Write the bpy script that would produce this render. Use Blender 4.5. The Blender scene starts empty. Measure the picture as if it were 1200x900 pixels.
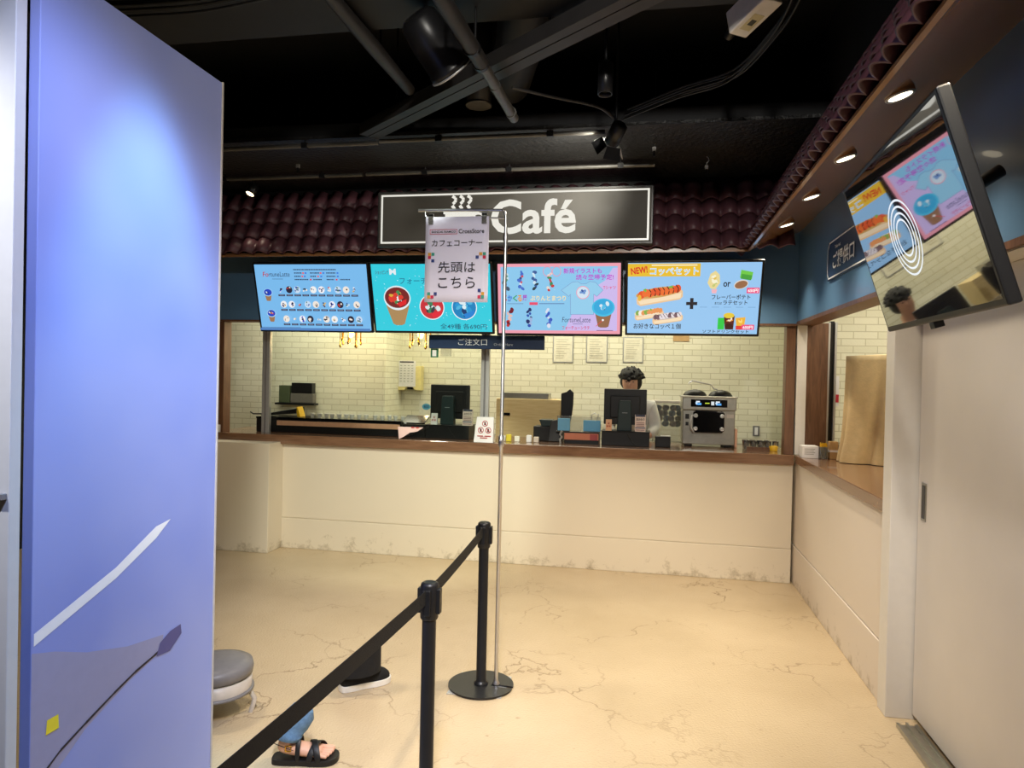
import bpy, math, random
from math import sin, cos, pi, radians as R, atan, sqrt
from mathutils import Vector, Matrix
random.seed(7)
SC = bpy.context.scene
COL = SC.collection

# ------------------------------------------------------------------ materials
def lin(c):
    o = []
    for v in c[:3]:
        v = v / 255.0
        o.append(v / 12.92 if v <= .04045 else ((v + .055) / 1.055) ** 2.4)
    return (*o, 1)

MATS = {}
def nodes_of(name):
    m = bpy.data.materials.new(name); m.use_nodes = True
    nt = m.node_tree
    b = next(n for n in nt.nodes if n.type == 'BSDF_PRINCIPLED')
    return m, nt, b

def mat(name, col, rough=.5, metal=0, spec=.5, var=.06, scale=30, bump=0, bscale=None, coat=0, trans=0, ior=1.45):
    """plain surface with a little noise in colour and relief"""
    if name in MATS: return MATS[name]
    m, nt, b = nodes_of(name)
    c = lin(col)
    b.inputs['Roughness'].default_value = rough
    b.inputs['Metallic'].default_value = metal
    b.inputs['Specular IOR Level'].default_value = spec
    b.inputs['Coat Weight'].default_value = coat
    b.inputs['Transmission Weight'].default_value = trans
    b.inputs['IOR'].default_value = ior
    tc = nt.nodes.new('ShaderNodeTexCoord')
    nz = nt.nodes.new('ShaderNodeTexNoise'); nz.inputs['Scale'].default_value = scale; nz.inputs['Detail'].default_value = 4
    nt.links.new(tc.outputs['Object'], nz.inputs['Vector'])
    rp = nt.nodes.new('ShaderNodeValToRGB')
    rp.color_ramp.elements[0].position = .3; rp.color_ramp.elements[1].position = .7
    rp.color_ramp.elements[0].color = (*[v * (1 - var) for v in c[:3]], 1)
    rp.color_ramp.elements[1].color = (*[min(1, v * (1 + var)) for v in c[:3]], 1)
    nt.links.new(nz.outputs['Fac'], rp.inputs['Fac'])
    nt.links.new(rp.outputs['Color'], b.inputs['Base Color'])
    if bump:
        bp = nt.nodes.new('ShaderNodeBump'); bp.inputs['Strength'].default_value = bump; bp.inputs['Distance'].default_value = .01
        n2 = nt.nodes.new('ShaderNodeTexNoise'); n2.inputs['Scale'].default_value = bscale or scale * 3; n2.inputs['Detail'].default_value = 5
        nt.links.new(tc.outputs['Object'], n2.inputs['Vector'])
        nt.links.new(n2.outputs['Fac'], bp.inputs['Height']); nt.links.new(bp.outputs['Normal'], b.inputs['Normal'])
    MATS[name] = m
    return m

def glow(col, strength=1.0, rough=.25):
    """a lit screen / lamp colour"""
    name = 'glow_%d_%d_%d_%d' % (*col[:3], int(strength * 100))
    if name in MATS: return MATS[name]
    m, nt, b = nodes_of(name)
    b.inputs['Base Color'].default_value = (.01, .01, .01, 1)
    b.inputs['Roughness'].default_value = rough
    b.inputs['Emission Color'].default_value = lin(col)
    b.inputs['Emission Strength'].default_value = strength
    MATS[name] = m
    return m

def ink(col, rough=.6):
    name = 'print_%d_%d_%d' % tuple(col[:3])
    return mat(name, col, rough, var=.02)

def wood(name, c1, c2, rough=.45, scale=(1, 1, 12), coat=0):
    if name in MATS: return MATS[name]
    m, nt, b = nodes_of(name)
    tc = nt.nodes.new('ShaderNodeTexCoord'); mp = nt.nodes.new('ShaderNodeMapping')
    mp.inputs['Scale'].default_value = scale
    nz = nt.nodes.new('ShaderNodeTexNoise'); nz.inputs['Scale'].default_value = 6; nz.inputs['Detail'].default_value = 8; nz.inputs['Distortion'].default_value = .6
    rp = nt.nodes.new('ShaderNodeValToRGB'); rp.color_ramp.elements[0].position = .3; rp.color_ramp.elements[1].position = .72
    rp.color_ramp.elements[0].color = lin(c1); rp.color_ramp.elements[1].color = lin(c2)
    nt.links.new(tc.outputs['Object'], mp.inputs['Vector']); nt.links.new(mp.outputs['Vector'], nz.inputs['Vector'])
    nt.links.new(nz.outputs['Fac'], rp.inputs['Fac']); nt.links.new(rp.outputs['Color'], b.inputs['Base Color'])
    b.inputs['Roughness'].default_value = rough; b.inputs['Coat Weight'].default_value = coat
    MATS[name] = m
    return m

def brick_mat():
    m, nt, b = nodes_of('cream_brick')
    tc = nt.nodes.new('ShaderNodeTexCoord'); sp = nt.nodes.new('ShaderNodeSeparateXYZ'); ad = nt.nodes.new('ShaderNodeMath'); cb = nt.nodes.new('ShaderNodeCombineXYZ')
    nt.links.new(tc.outputs['Object'], sp.inputs[0]); nt.links.new(sp.outputs['X'], ad.inputs[0]); nt.links.new(sp.outputs['Y'], ad.inputs[1])
    nt.links.new(ad.outputs[0], cb.inputs['X']); nt.links.new(sp.outputs['Z'], cb.inputs['Y'])
    bk = nt.nodes.new('ShaderNodeTexBrick')
    bk.inputs['Scale'].default_value = 1; bk.inputs['Brick Width'].default_value = .185; bk.inputs['Row Height'].default_value = .0585
    bk.inputs['Mortar Size'].default_value = .0042; bk.inputs['Mortar Smooth'].default_value = .3; bk.inputs['Bias'].default_value = 0
    bk.inputs['Color1'].default_value = lin((238, 235, 214)); bk.inputs['Color2'].default_value = lin((228, 225, 202)); bk.inputs['Mortar'].default_value = lin((204, 199, 172))
    nt.links.new(cb.outputs[0], bk.inputs['Vector'])
    nt.links.new(bk.outputs['Color'], b.inputs['Base Color'])
    nz = nt.nodes.new('ShaderNodeTexNoise'); nz.inputs['Scale'].default_value = 60; nt.links.new(tc.outputs['Object'], nz.inputs['Vector'])
    mx = nt.nodes.new('ShaderNodeMath'); mx.operation = 'MULTIPLY_ADD'; mx.inputs[1].default_value = -1.5
    nt.links.new(bk.outputs['Fac'], mx.inputs[0]); nt.links.new(nz.outputs['Fac'], mx.inputs[2])
    bp = nt.nodes.new('ShaderNodeBump'); bp.inputs['Strength'].default_value = .22; bp.inputs['Distance'].default_value = .005
    nt.links.new(mx.outputs[0], bp.inputs['Height']); nt.links.new(bp.outputs['Normal'], b.inputs['Normal'])
    b.inputs['Roughness'].default_value = .7
    return m

def floor_mat():
    m, nt, b = nodes_of('worn_painted_concrete')
    N = nt.nodes.new; L = nt.links.new
    tc = N('ShaderNodeTexCoord')
    n1 = N('ShaderNodeTexNoise'); n1.inputs['Scale'].default_value = 1.3; n1.inputs['Detail'].default_value = 6; L(tc.outputs['Object'], n1.inputs['Vector'])
    r1 = N('ShaderNodeValToRGB'); r1.color_ramp.elements[0].position = .3; r1.color_ramp.elements[1].position = .7
    r1.color_ramp.elements[0].color = lin((190, 169, 136)); r1.color_ramp.elements[1].color = lin((205, 184, 152))
    L(n1.outputs['Fac'], r1.inputs['Fac'])
    # cracks: cell borders bent by noise, only in some areas
    nd = N('ShaderNodeTexNoise'); nd.inputs['Scale'].default_value = 4; nd.inputs['Detail'].default_value = 6; L(tc.outputs['Object'], nd.inputs['Vector'])
    mxv = N('ShaderNodeMix'); mxv.data_type = 'VECTOR'; mxv.inputs['Factor'].default_value = .34
    L(tc.outputs['Object'], mxv.inputs['A']); L(nd.outputs['Color'], mxv.inputs['B'])
    vo = N('ShaderNodeTexVoronoi'); vo.feature = 'DISTANCE_TO_EDGE'; vo.inputs['Scale'].default_value = 2.6; L(mxv.outputs['Result'], vo.inputs['Vector'])
    rc = N('ShaderNodeValToRGB'); rc.color_ramp.elements[0].position = .0; rc.color_ramp.elements[1].position = .011
    rc.color_ramp.elements[0].color = (1, 1, 1, 1); rc.color_ramp.elements[1].color = (0, 0, 0, 1)
    L(vo.outputs['Distance'], rc.inputs['Fac'])
    nm = N('ShaderNodeTexNoise'); nm.inputs['Scale'].default_value = 1.1; nm.inputs['Detail'].default_value = 3; L(tc.outputs['Object'], nm.inputs['Vector'])
    rm = N('ShaderNodeValToRGB'); rm.color_ramp.elements[0].position = .46; rm.color_ramp.elements[1].position = .64
    L(nm.outputs['Fac'], rm.inputs['Fac'])
    mm = N('ShaderNodeMath'); mm.operation = 'MULTIPLY'; L(rc.outputs['Color'], mm.inputs[0]); L(rm.outputs['Color'], mm.inputs[1])
    mc = N('ShaderNodeMix'); mc.data_type = 'RGBA'; L(r1.outputs['Color'], mc.inputs['A']); mc.inputs['B'].default_value = lin((120, 98, 68))
    mf = N('ShaderNodeMath'); mf.operation = 'MULTIPLY'; mf.inputs[1].default_value = .7; L(mm.outputs[0], mf.inputs[0]); L(mf.outputs[0], mc.inputs['Factor'])
    # specks of grime
    ns = N('ShaderNodeTexNoise'); ns.inputs['Scale'].default_value = 22; ns.inputs['Detail'].default_value = 8; L(tc.outputs['Object'], ns.inputs['Vector'])
    rs = N('ShaderNodeValToRGB'); rs.color_ramp.elements[0].position = .68; rs.color_ramp.elements[1].position = .78
    L(ns.outputs['Fac'], rs.inputs['Fac'])
    md = N('ShaderNodeMix'); md.data_type = 'RGBA'; L(mc.outputs['Result'], md.inputs['A']); md.inputs['B'].default_value = lin((130, 108, 78))
    mg = N('ShaderNodeMath'); mg.operation = 'MULTIPLY'; mg.inputs[1].default_value = .6; L(rs.outputs['Color'], mg.inputs[0]); L(mg.outputs[0], md.inputs['Factor'])
    L(md.outputs['Result'], b.inputs['Base Color'])
    # relief
    ng = N('ShaderNodeTexNoise'); ng.inputs['Scale'].default_value = 95; ng.inputs['Detail'].default_value = 4; L(tc.outputs['Object'], ng.inputs['Vector'])
    ms = N('ShaderNodeMath'); ms.operation = 'MULTIPLY_ADD'; ms.inputs[1].default_value = -1.5; L(mm.outputs[0], ms.inputs[0]); L(ng.outputs['Fac'], ms.inputs[2])
    bp = N('ShaderNodeBump'); bp.inputs['Strength'].default_value = .5; bp.inputs['Distance'].default_value = .006
    L(ms.outputs[0], bp.inputs['Height']); L(bp.outputs['Normal'], b.inputs['Normal'])
    b.inputs['Roughness'].default_value = .27
    b.inputs['Specular IOR Level'].default_value = .5
    return m

def grimy_wall(name, col):
    """painted board with scuffs near the ground"""
    m, nt, b = nodes_of(name)
    N = nt.nodes.new; L = nt.links.new
    tc = N('ShaderNodeTexCoord'); sp = N('ShaderNodeSeparateXYZ'); L(tc.outputs['Object'], sp.inputs[0])
    n1 = N('ShaderNodeTexNoise'); n1.inputs['Scale'].default_value = 2; n1.inputs['Detail'].default_value = 5; L(tc.outputs['Object'], n1.inputs['Vector'])
    r1 = N('ShaderNodeValToRGB'); c = lin(col)
    r1.color_ramp.elements[0].color = (*[v * .95 for v in c[:3]], 1); r1.color_ramp.elements[1].color = c
    L(n1.outputs['Fac'], r1.inputs['Fac'])
    n2 = N('ShaderNodeTexNoise'); n2.inputs['Scale'].default_value = 9; n2.inputs['Detail'].default_value = 9; n2.inputs['Roughness'].default_value = .75; L(tc.outputs['Object'], n2.inputs['Vector'])
    hz = N('ShaderNodeMapRange'); hz.inputs['From Min'].default_value = 0; hz.inputs['From Max'].default_value = .26; hz.inputs['To Min'].default_value = .17; hz.inputs['To Max'].default_value = -.12
    L(sp.outputs['Z'], hz.inputs['Value'])
    ad = N('ShaderNodeMath'); L(n2.outputs['Fac'], ad.inputs[0]); L(hz.outputs['Result'], ad.inputs[1])
    r2 = N('ShaderNodeValToRGB'); r2.color_ramp.elements[0].position = .62; r2.color_ramp.elements[1].position = .8; L(ad.outputs[0], r2.inputs['Fac'])
    f = N('ShaderNodeMath'); f.operation = 'MULTIPLY'; f.inputs[1].default_value = .65; L(r2.outputs['Color'], f.inputs[0])
    mx = N('ShaderNodeMix'); mx.data_type = 'RGBA'; L(f.outputs[0], mx.inputs['Factor']); L(r1.outputs['Color'], mx.inputs['A']); mx.inputs['B'].default_value = lin((128, 108, 72))
    L(mx.outputs['Result'], b.inputs['Base Color'])
    b.inputs['Roughness'].default_value = .42
    bp = N('ShaderNodeBump'); bp.inputs['Strength'].default_value = .08; L(n2.outputs['Fac'], bp.inputs['Height']); L(bp.outputs['Normal'], b.inputs['Normal'])
    return m

def pane_mat():
    m = bpy.data.materials.new('clear_acrylic'); m.use_nodes = True
    nt = m.node_tree; nt.nodes.clear()
    o = nt.nodes.new('ShaderNodeOutputMaterial'); t = nt.nodes.new('ShaderNodeBsdfTransparent'); g = nt.nodes.new('ShaderNodeBsdfGlossy'); mx = nt.nodes.new('ShaderNodeMixShader')
    t.inputs['Color'].default_value = (.95, .97, .95, 1); g.inputs['Roughness'].default_value = .04
    fr = nt.nodes.new('ShaderNodeFresnel'); fr.inputs['IOR'].default_value = 1.5
    nt.links.new(fr.outputs[0], mx.inputs['Fac']); nt.links.new(t.outputs[0], mx.inputs[1]); nt.links.new(g.outputs[0], mx.inputs[2]); nt.links.new(mx.outputs[0], o.inputs['Surface'])
    return m

def artwork_mat():
    """glossy printed board: pale grey violet print below, lavender above (soft cloudy print)"""
    m, nt, b = nodes_of('printed_board')
    N = nt.nodes.new; L = nt.links.new
    tc = N('ShaderNodeTexCoord')
    nz = N('ShaderNodeTexNoise'); nz.inputs['Scale'].default_value = 1.6; nz.inputs['Detail'].default_value = 2; L(tc.outputs['Object'], nz.inputs['Vector'])
    rp = N('ShaderNodeValToRGB'); rp.color_ramp.elements[0].position = .3; rp.color_ramp.elements[1].position = .7
    rp.color_ramp.elements[0].color = lin((136, 152, 222)); rp.color_ramp.elements[1].color = lin((166, 176, 230))
    L(nz.outputs['Fac'], rp.inputs['Fac']); L(rp.outputs['Color'], b.inputs['Base Color'])
    b.inputs['Roughness'].default_value = .38
    return m

M = dict(
    white=mat('white_paint', (222, 218, 212), .45, var=.015),
    door=mat('door_laminate', (214, 208, 202), .4, var=.025, scale=4),
    steel=mat('brushed_steel', (170, 168, 160), .32, 1, var=.05),
    chrome=mat('chrome', (214, 214, 216), .3, 1, var=.02),
    alu=mat('aluminium', (196, 196, 196), .4, .6, var=.03),
    blk=mat('black_plastic', (22, 22, 24), .4, var=.1),
    blkm=mat('black_metal', (26, 26, 28), .35, var=.1),
    blkg=mat('black_gloss', (12, 12, 14), .12, var=.05),
    webbing=mat('black_webbing', (16, 16, 17), .75, var=.15, scale=150, bump=.3, bscale=500),
    ceil=mat('black_ceiling', (34, 34, 34), .42, var=.25, scale=8, bump=1, bscale=30),
    ceilp=mat('black_paint', (24, 24, 26), .6, var=.2, scale=6),
    duct=mat('dark_grey_steel', (58, 56, 55), .5, .3, var=.15, scale=9),
    greypipe=mat('grey_pipe', (104, 102, 98), .4, .4, var=.1),
    navy=mat('navy_paint', (92, 130, 168), .3, var=.05, scale=3, coat=.15),
    navyp=mat('navy_sign', (34, 56, 92), .4, var=.04),
    tile=mat('maroon_glazed_tile', (90, 56, 64), .42, var=.16, scale=14, bump=.1),
    soffit=wood('soffit_wood', (146, 102, 64), (158, 114, 74), .25, (5, 1, 1), coat=.4),
    walnut=wood('walnut_laminate', (92, 62, 44), (122, 86, 62), .45, (9, 9, 1)),
    worktop=wood('worktop_edge', (110, 80, 60), (138, 104, 80), .22, (1, 9, 9), coat=.5),
    ply=wood('plywood', (214, 188, 134), (228, 206, 156), .55, (1, 9, 9)),
    brick=brick_mat(), floor=floor_mat(), counter=grimy_wall('counter_white', (226, 215, 196)),
    counter2=grimy_wall('counter_white_side', (224, 213, 202)),
    art=artwork_mat(), wing=mat('grey_white_board', (206, 206, 206), .5, var=.02),
    pane=pane_mat(), gold=mat('brass', (212, 160, 62), .25, 1, var=.08),
    cloth=mat('beige_cloth', (224, 198, 152), .8, var=.05, bump=.15, bscale=90),
    paper=mat('white_paper', (238, 236, 238), .6, var=.015),
    posterp=mat('poster_paper', (232, 228, 250), .55, var=.015, scale=10, bump=.15, bscale=12),
    skin=mat('skin', (222, 172, 146), .5, var=.05), hair=mat('black_hair', (14, 11, 11), .6, var=.3, scale=80, bump=.4),
    shirt=mat('white_shirt', (228, 226, 220), .7, var=.03), denim=mat('blue_denim', (96, 128, 160), .85, var=.18, scale=60, bump=.3, bscale=200),
    blackcloth=mat('black_cloth', (18, 18, 20), .85, var=.2, bump=.2),
    leather=mat('black_leather', (20, 18, 18), .45, var=.1), rubber=mat('white_rubber', (226, 222, 214), .6),
    clear=mat('clear_plastic', (235, 235, 230), .1, trans=.85, var=.01), yellow=mat('yellow_plastic', (240, 190, 40), .4),
    kraft=mat('kraft_card', (196, 160, 112), .7), beigeplastic=mat('beige_plastic', (228, 214, 150), .45),
    copper=mat('copper_trim', (226, 172, 140), .4), teal=mat('dark_teal_plastic', (32, 48, 50), .4),
    greyplastic=mat('grey_plastic', (120, 118, 120), .4), palegrey=mat('pale_grey_plastic', (196, 188, 178), .4),
    mirrorglass=mat('dark_screen_glass', (30, 32, 36), .03, 0, 1.0, var=.02, ior=3.2),
    cream=mat('cream_paint', (236, 228, 200), .6),
    signface=mat('sign_face', (84, 82, 78), .6, var=.04, scale=3), signframe=mat('sign_frame', (80, 80, 80), .35, .5),
    signwhite=glow((255, 252, 240), .82),
)

# ------------------------------------------------------------------ mesh builder
_T = {}
def text_geom(s, bold=0):
    k = (s, bold)
    if k in _T: return _T[k]
    cu = bpy.data.curves.new('text_source', 'FONT'); cu.body = s; cu.size = 1; cu.resolution_u = 3; cu.offset = bold
    ob = bpy.data.objects.new('text_source', cu); COL.objects.link(ob)
    dg = bpy.context.evaluated_depsgraph_get(); dg.update()
    me = bpy.data.meshes.new_from_object(ob.evaluated_get(dg))
    vs = [(v.co.x, v.co.y) for v in me.vertices]; fs = [tuple(p.vertices) for p in me.polygons]
    bpy.data.objects.remove(ob); bpy.data.curves.remove(cu); bpy.data.meshes.remove(me)
    xs = [v[0] for v in vs] or [0, 1]; ys = [v[1] for v in vs] or [0, 1]
    _T[k] = (vs, fs, min(xs), max(xs), min(ys), max(ys))
    return _T[k]

class MB:
    def __init__(s): s.v = []; s.f = []; s.mi = []; s.sm = []; s.mats = []; s.M = None
    def idx(s, m):
        if isinstance(m, str): m = M[m]
        if m not in s.mats: s.mats.append(m)
        return s.mats.index(m)
    def add(s, vs, fs, m, smooth=False):
        b = len(s.v); i = s.idx(m)
        s.v += [tuple(s.M @ Vector(v)) for v in vs] if s.M else [tuple(v) for v in vs]
        for f in fs:
            s.f.append(tuple(b + k for k in f)); s.mi.append(i); s.sm.append(smooth)
        return s
    def box(s, x0, x1, y0, y1, z0, z1, m):
        v = [(x, y, z) for z in (z0, z1) for y in (y0, y1) for x in (x0, x1)]
        return s.add(v, [(0, 2, 3, 1), (4, 5, 7, 6), (0, 1, 5, 4), (2, 6, 7, 3), (0, 4, 6, 2), (1, 3, 7, 5)], m)
    def hexa(s, q, m):   # 8 points: bottom 4 ccw, top 4 ccw
        return s.add(q, [(3, 2, 1, 0), (4, 5, 6, 7), (0, 1, 5, 4), (1, 2, 6, 5), (2, 3, 7, 6), (3, 0, 4, 7)], m)
    def tube(s, pts, r, m, n=8, caps=True, smooth=True):
        pts = [Vector(p) for p in pts]; rs = r if isinstance(r, (list, tuple)) else [r] * len(pts)
        vs = []; fs = []; u = None
        for i, p in enumerate(pts):
            d = (pts[min(i + 1, len(pts) - 1)] - pts[max(i - 1, 0)]).normalized()
            if u is None:
                u = d.orthogonal().normalized()
            else:
                u = (u - d * u.dot(d)).normalized()
            w = d.cross(u)
            for k in range(n):
                a = 2 * pi * k / n
                vs.append(p + (u * cos(a) + w * sin(a)) * rs[i])
        for i in range(len(pts) - 1):
            for k in range(n):
                a = i * n + k; b = i * n + (k + 1) % n
                fs.append((a, b, b + n, a + n))
        s.add(vs, fs, m, smooth)
        if caps:
            s.add(vs[:n], [tuple(range(n))[::-1]], m); s.add(vs[-n:], [tuple(range(n))], m)
        return s
    def cyl(s, p0, p1, r, m, r2=None, n=20): return s.tube([p0, p1], [r, r if r2 is None else r2], m, n)
    def lathe(s, prof, c, m, n=28, smooth=True, mat3=None):
        vs = []; fs = []
        for r, z in prof:
            for k in range(n):
                a = 2 * pi * k / n; vs.append(Vector((r * cos(a), r * sin(a), z)))
        if mat3: vs = [mat3 @ v for v in vs]
        vs = [v + Vector(c) for v in vs]
        for i in range(len(prof) - 1):
            for k in range(n):
                a = i * n + k; b = i * n + (k + 1) % n
                fs.append((a, b, b + n, a + n))
        fs2 = []
        if prof[0][0] > 1e-6: fs2.append(tuple(range(n))[::-1])
        if prof[-1][0] > 1e-6: fs2.append(tuple(range(len(vs) - n, len(vs))))
        b = len(s.v); s.add(vs, fs, m, smooth)
        for f in fs2: s.add([vs[k] for k in f], [tuple(range(len(f)))], m)
        return s
    def ellipsoid(s, c, r, m, n=16, k=10, lo=-pi / 2, hi=pi / 2):
        prof = [(cos(lo + (hi - lo) * i / k), sin(lo + (hi - lo) * i / k)) for i in range(k + 1)]
        return s.lathe([(max(p[0], 0), p[1]) for p in prof], c, m, n, True, Matrix.Diagonal(Vector(r)))
    def prism(s, poly, y0, y1, m):      # polygon in x,z pushed along y
        n = len(poly)
        vs = [(x, y0, z) for x, z in poly] + [(x, y1, z) for x, z in poly]
        fs = [tuple(range(n)), tuple(range(2 * n - 1, n - 1, -1))] + [(i, i + n, (i + 1) % n + n, (i + 1) % n) for i in range(n)]
        return s.add(vs, fs, m)
    def build(s, name, parent=None, bevel=0, seg=2, loc=None, subsurf=0):
        me = bpy.data.meshes.new(name); me.from_pydata(s.v, [], s.f)
        for m in s.mats: me.materials.append(m)
        me.polygons.foreach_set('material_index', s.mi); me.polygons.foreach_set('use_smooth', s.sm); me.update()
        o = bpy.data.objects.new(name, me); COL.objects.link(o)
        if parent: o.parent = parent
        if loc: o.location = loc
        if bevel:
            b = o.modifiers.new('soft_edges', 'BEVEL'); b.width = bevel; b.segments = seg; b.limit_method = 'ANGLE'; b.angle_limit = R(40)
            b.use_clamp_overlap = True
        if subsurf:
            b = o.modifiers.new('smooth', 'SUBSURF'); b.levels = subsurf; b.render_levels = subsurf
        return o

class Art(MB):
    """flat printed or displayed picture, drawn on a page of U x V units with v downwards; faces -y"""
    def __init__(s, w, h, U, V, c=(0, 0, 0), lift=.0004):
        super().__init__(); s.w = w; s.h = h; s.U = U; s.V = V; s.c = c; s.n = 0; s.lift = lift
    def P(s, u, v): return (s.c[0] + (u / s.U - .5) * s.w, s.c[1] - s.n * s.lift, s.c[2] + (.5 - v / s.V) * s.h)
    def poly(s, pts, m):
        s.n += 1
        a = sum(pts[i][0] * pts[(i + 1) % len(pts)][1] - pts[(i + 1) % len(pts)][0] * pts[i][1] for i in range(len(pts)))
        if a > 0: pts = pts[::-1]
        return s.add([s.P(u, v) for u, v in pts], [tuple(range(len(pts)))], m)
    def rect(s, u0, v0, u1, v1, m): return s.poly([(u0, v0), (u0, v1), (u1, v1), (u1, v0)], m)
    def ell(s, u, v, ru, rv, m, rot=0, n=24, a0=0, a1=2 * pi):
        k = n if a1 - a0 > 6.2 else n + 1
        p = []
        for i in range(k):
            a = a0 + (a1 - a0) * i / n; x = ru * cos(a); y = rv * sin(a)
            p.append((u + x * cos(rot) - y * sin(rot), v + x * sin(rot) + y * cos(rot)))
        return s.poly(p, m)
    def ring(s, u, v, r, t, m, n=32, sq=1):
        s.n += 1
        vs = []; fs = []
        for i in range(n):
            a = 2 * pi * i / n
            vs += [s.P(u + r * cos(a) * sq, v + r * sin(a)), s.P(u + (r - t) * cos(a) * sq, v + (r - t) * sin(a))]
        for i in range(n):
            j = (i + 1) % n; fs.append((2 * i, 2 * i + 1, 2 * j + 1, 2 * j))
        return s.add(vs, fs, m)
    def line(s, pts, t, m):
        for (a, b), (c, d) in zip(pts, pts[1:]):
            L = max(1e-6, sqrt((c - a) ** 2 + (d - b) ** 2)); nx = -(d - b) / L * t / 2; ny = (c - a) / L * t / 2
            s.poly([(a + nx, b + ny), (c + nx, d + ny), (c - nx, d - ny), (a - nx, b - ny)], m)
    def frame(s, u0, v0, u1, v1, t, m):
        s.rect(u0, v0, u1, v0 + t, m); s.rect(u0, v1 - t, u1, v1, m); s.rect(u0, v0, u0 + t, v1, m); s.rect(u1 - t, v0, u1, v1, m)
    def text(s, t, u0, v0, u1, v1, m, bold=0, rot=0, shear=0):
        """lettering fitted to the box u0..u1, v0..v1"""
        s.n += 1
        vs, fs, x0, x1, y0, y1 = text_geom(t, bold)
        out = []
        cu, cv = (u0 + u1) / 2, (v0 + v1) / 2
        for x, y in vs:
            a = u0 + (x - x0) / (x1 - x0) * (u1 - u0); b = v1 - (y - y0) / (y1 - y0) * (v1 - v0)
            a += shear * (v1 - b)
            if rot:
                dx, dy = a - cu, b - cv; a = cu + dx * cos(rot) - dy * sin(rot); b = cv + dx * sin(rot) + dy * cos(rot)
            out.append(s.P(a, b))
        return s.add(out, fs, m)

def tag(o, label, cat, group=None):
    o['label'] = label; o['category'] = cat
    if group: o['group'] = group
    return o
def thing(name, label, cat, loc=(0, 0, 0), group=None, rot=None):
    o = bpy.data.objects.new(name, None); COL.objects.link(o); o.location = loc; o.empty_display_size = .1
    if rot: o.rotation_euler = rot
    return tag(o, label, cat, group)
def struct(mb, name, bevel=0, parent=None):
    o = mb.build(name, parent, bevel)
    if not parent: o['kind'] = 'structure'
    return o
def copy_tree(o, parent=None):
    c = o.copy(); COL.objects.link(c)
    if parent: c.parent = parent
    for ch in o.children: copy_tree(ch, c)
    return c
def bake(o):
    """turn modifiers into plain mesh"""
    dg = bpy.context.evaluated_depsgraph_get(); dg.update()
    me = bpy.data.meshes.new_from_object(o.evaluated_get(dg)); o.modifiers.clear(); o.data = me
    return o
def skin(name, verts, edges, mtl, parent=None, sub=2, root=0):
    me = bpy.data.meshes.new(name); me.from_pydata([v[:3] for v in verts], edges, []); me.update()
    o = bpy.data.objects.new(name, me); COL.objects.link(o)
    if parent: o.parent = parent
    o.modifiers.new('skin', 'SKIN').use_smooth_shade = True
    for i, v in enumerate(verts):
        d = me.skin_vertices[0].data[i]; r = v[3]
        d.radius = (r, v[4] if len(v) > 4 else r); d.use_root = (i == root)
    sb = o.modifiers.new('smooth', 'SUBSURF'); sb.levels = sub; sb.render_levels = sub
    bake(o)
    o.data.materials.clear(); o.data.materials.append(M[mtl])
    for p in o.data.polygons: p.use_smooth = True
    return o

# ------------------------------------------------------------------ room shell
CEIL = 3.6
struct(MB().box(-5, 3.2, -2.5, 8, -.12, 0, 'floor'), 'floor')
struct(MB().box(-5, 3.2, -2.5, 8, CEIL, CEIL + .1, 'ceilp'), 'ceiling')
b = MB().box(-5, 1.3, 4.25, 5.45, 3.0, 3.02, 'ceil').box(-5, 1.3, 4.27, 5.45, 3.02, 3.1, 'ceilp'); struct(b, 'ceiling_ledge')
b = MB().box(-5, 1.0, 5.45, 5.6, 2.72, CEIL, 'ceilp'); struct(b, 'wall_above_tiles')
b = MB().box(1.0, 1.12, -2.5, 5.6, 2.72, CEIL, 'ceilp'); struct(b, 'wall_above_tiles_right')
struct(MB().box(-5.1, -5, -2.5, 8, 0, CEIL, 'ceilp'), 'wall_left')
struct(MB().box(-5, 3.2, -2.6, -2.5, 0, CEIL, 'ceilp'), 'wall_behind')
# right: solid wall that carries the sliding door
struct(MB().box(1.30, 1.42, -2.5, 3.56, 0, 2.72, 'white'), 'wall_right')
# kitchen
struct(MB().box(-5, 1.45, 7.4, 7.5, 0, 2.5, 'brick'), 'wall_kitchen_back')
struct(MB().box(-5, -2.62, 6.9, 7.0, 0, 2.5, 'brick').box(-2.72, -2.62, 7.0, 7.4, 0, 2.5, 'brick'), 'wall_kitchen_left')
struct(MB().box(1.45, 3.2, 6.2, 6.3, 0, 2.5, 'brick').box(1.41, 1.45, 6.2, 7.4, 0, 2.5, 'brick'), 'wall_kitchen_nook')
struct(MB().box(3.1, 3.2, 3.56, 6.2, 0, 2.5, 'cream'), 'wall_kitchen_right')
struct(MB().box(1.42, 3.2, 3.46, 3.56, 0, 2.5, 'cream'), 'wall_kitchen_front')
struct(MB().box(-5, 3.2, 5.7, 7.5, 2.5, 2.56, 'cream').box(1.25, 3.2, 3.46, 5.7, 2.5, 2.56, 'cream'), 'ceiling_kitchen')
# navy fascias
struct(MB().box(-5, 1.10, 5.56, 5.68, 1.94, 2.68, 'navy').box(-5, 1.10, 5.555, 5.69, 1.925, 1.94, 'walnut'), 'wall_fascia_back')
struct(MB().box(1.10, 1.22, -2.5, 5.68, 1.955, 2.68, 'navy').box(1.095, 1.23, -2.5, 5.68, 1.93, 1.955, 'walnut'), 'wall_fascia_right')
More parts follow.
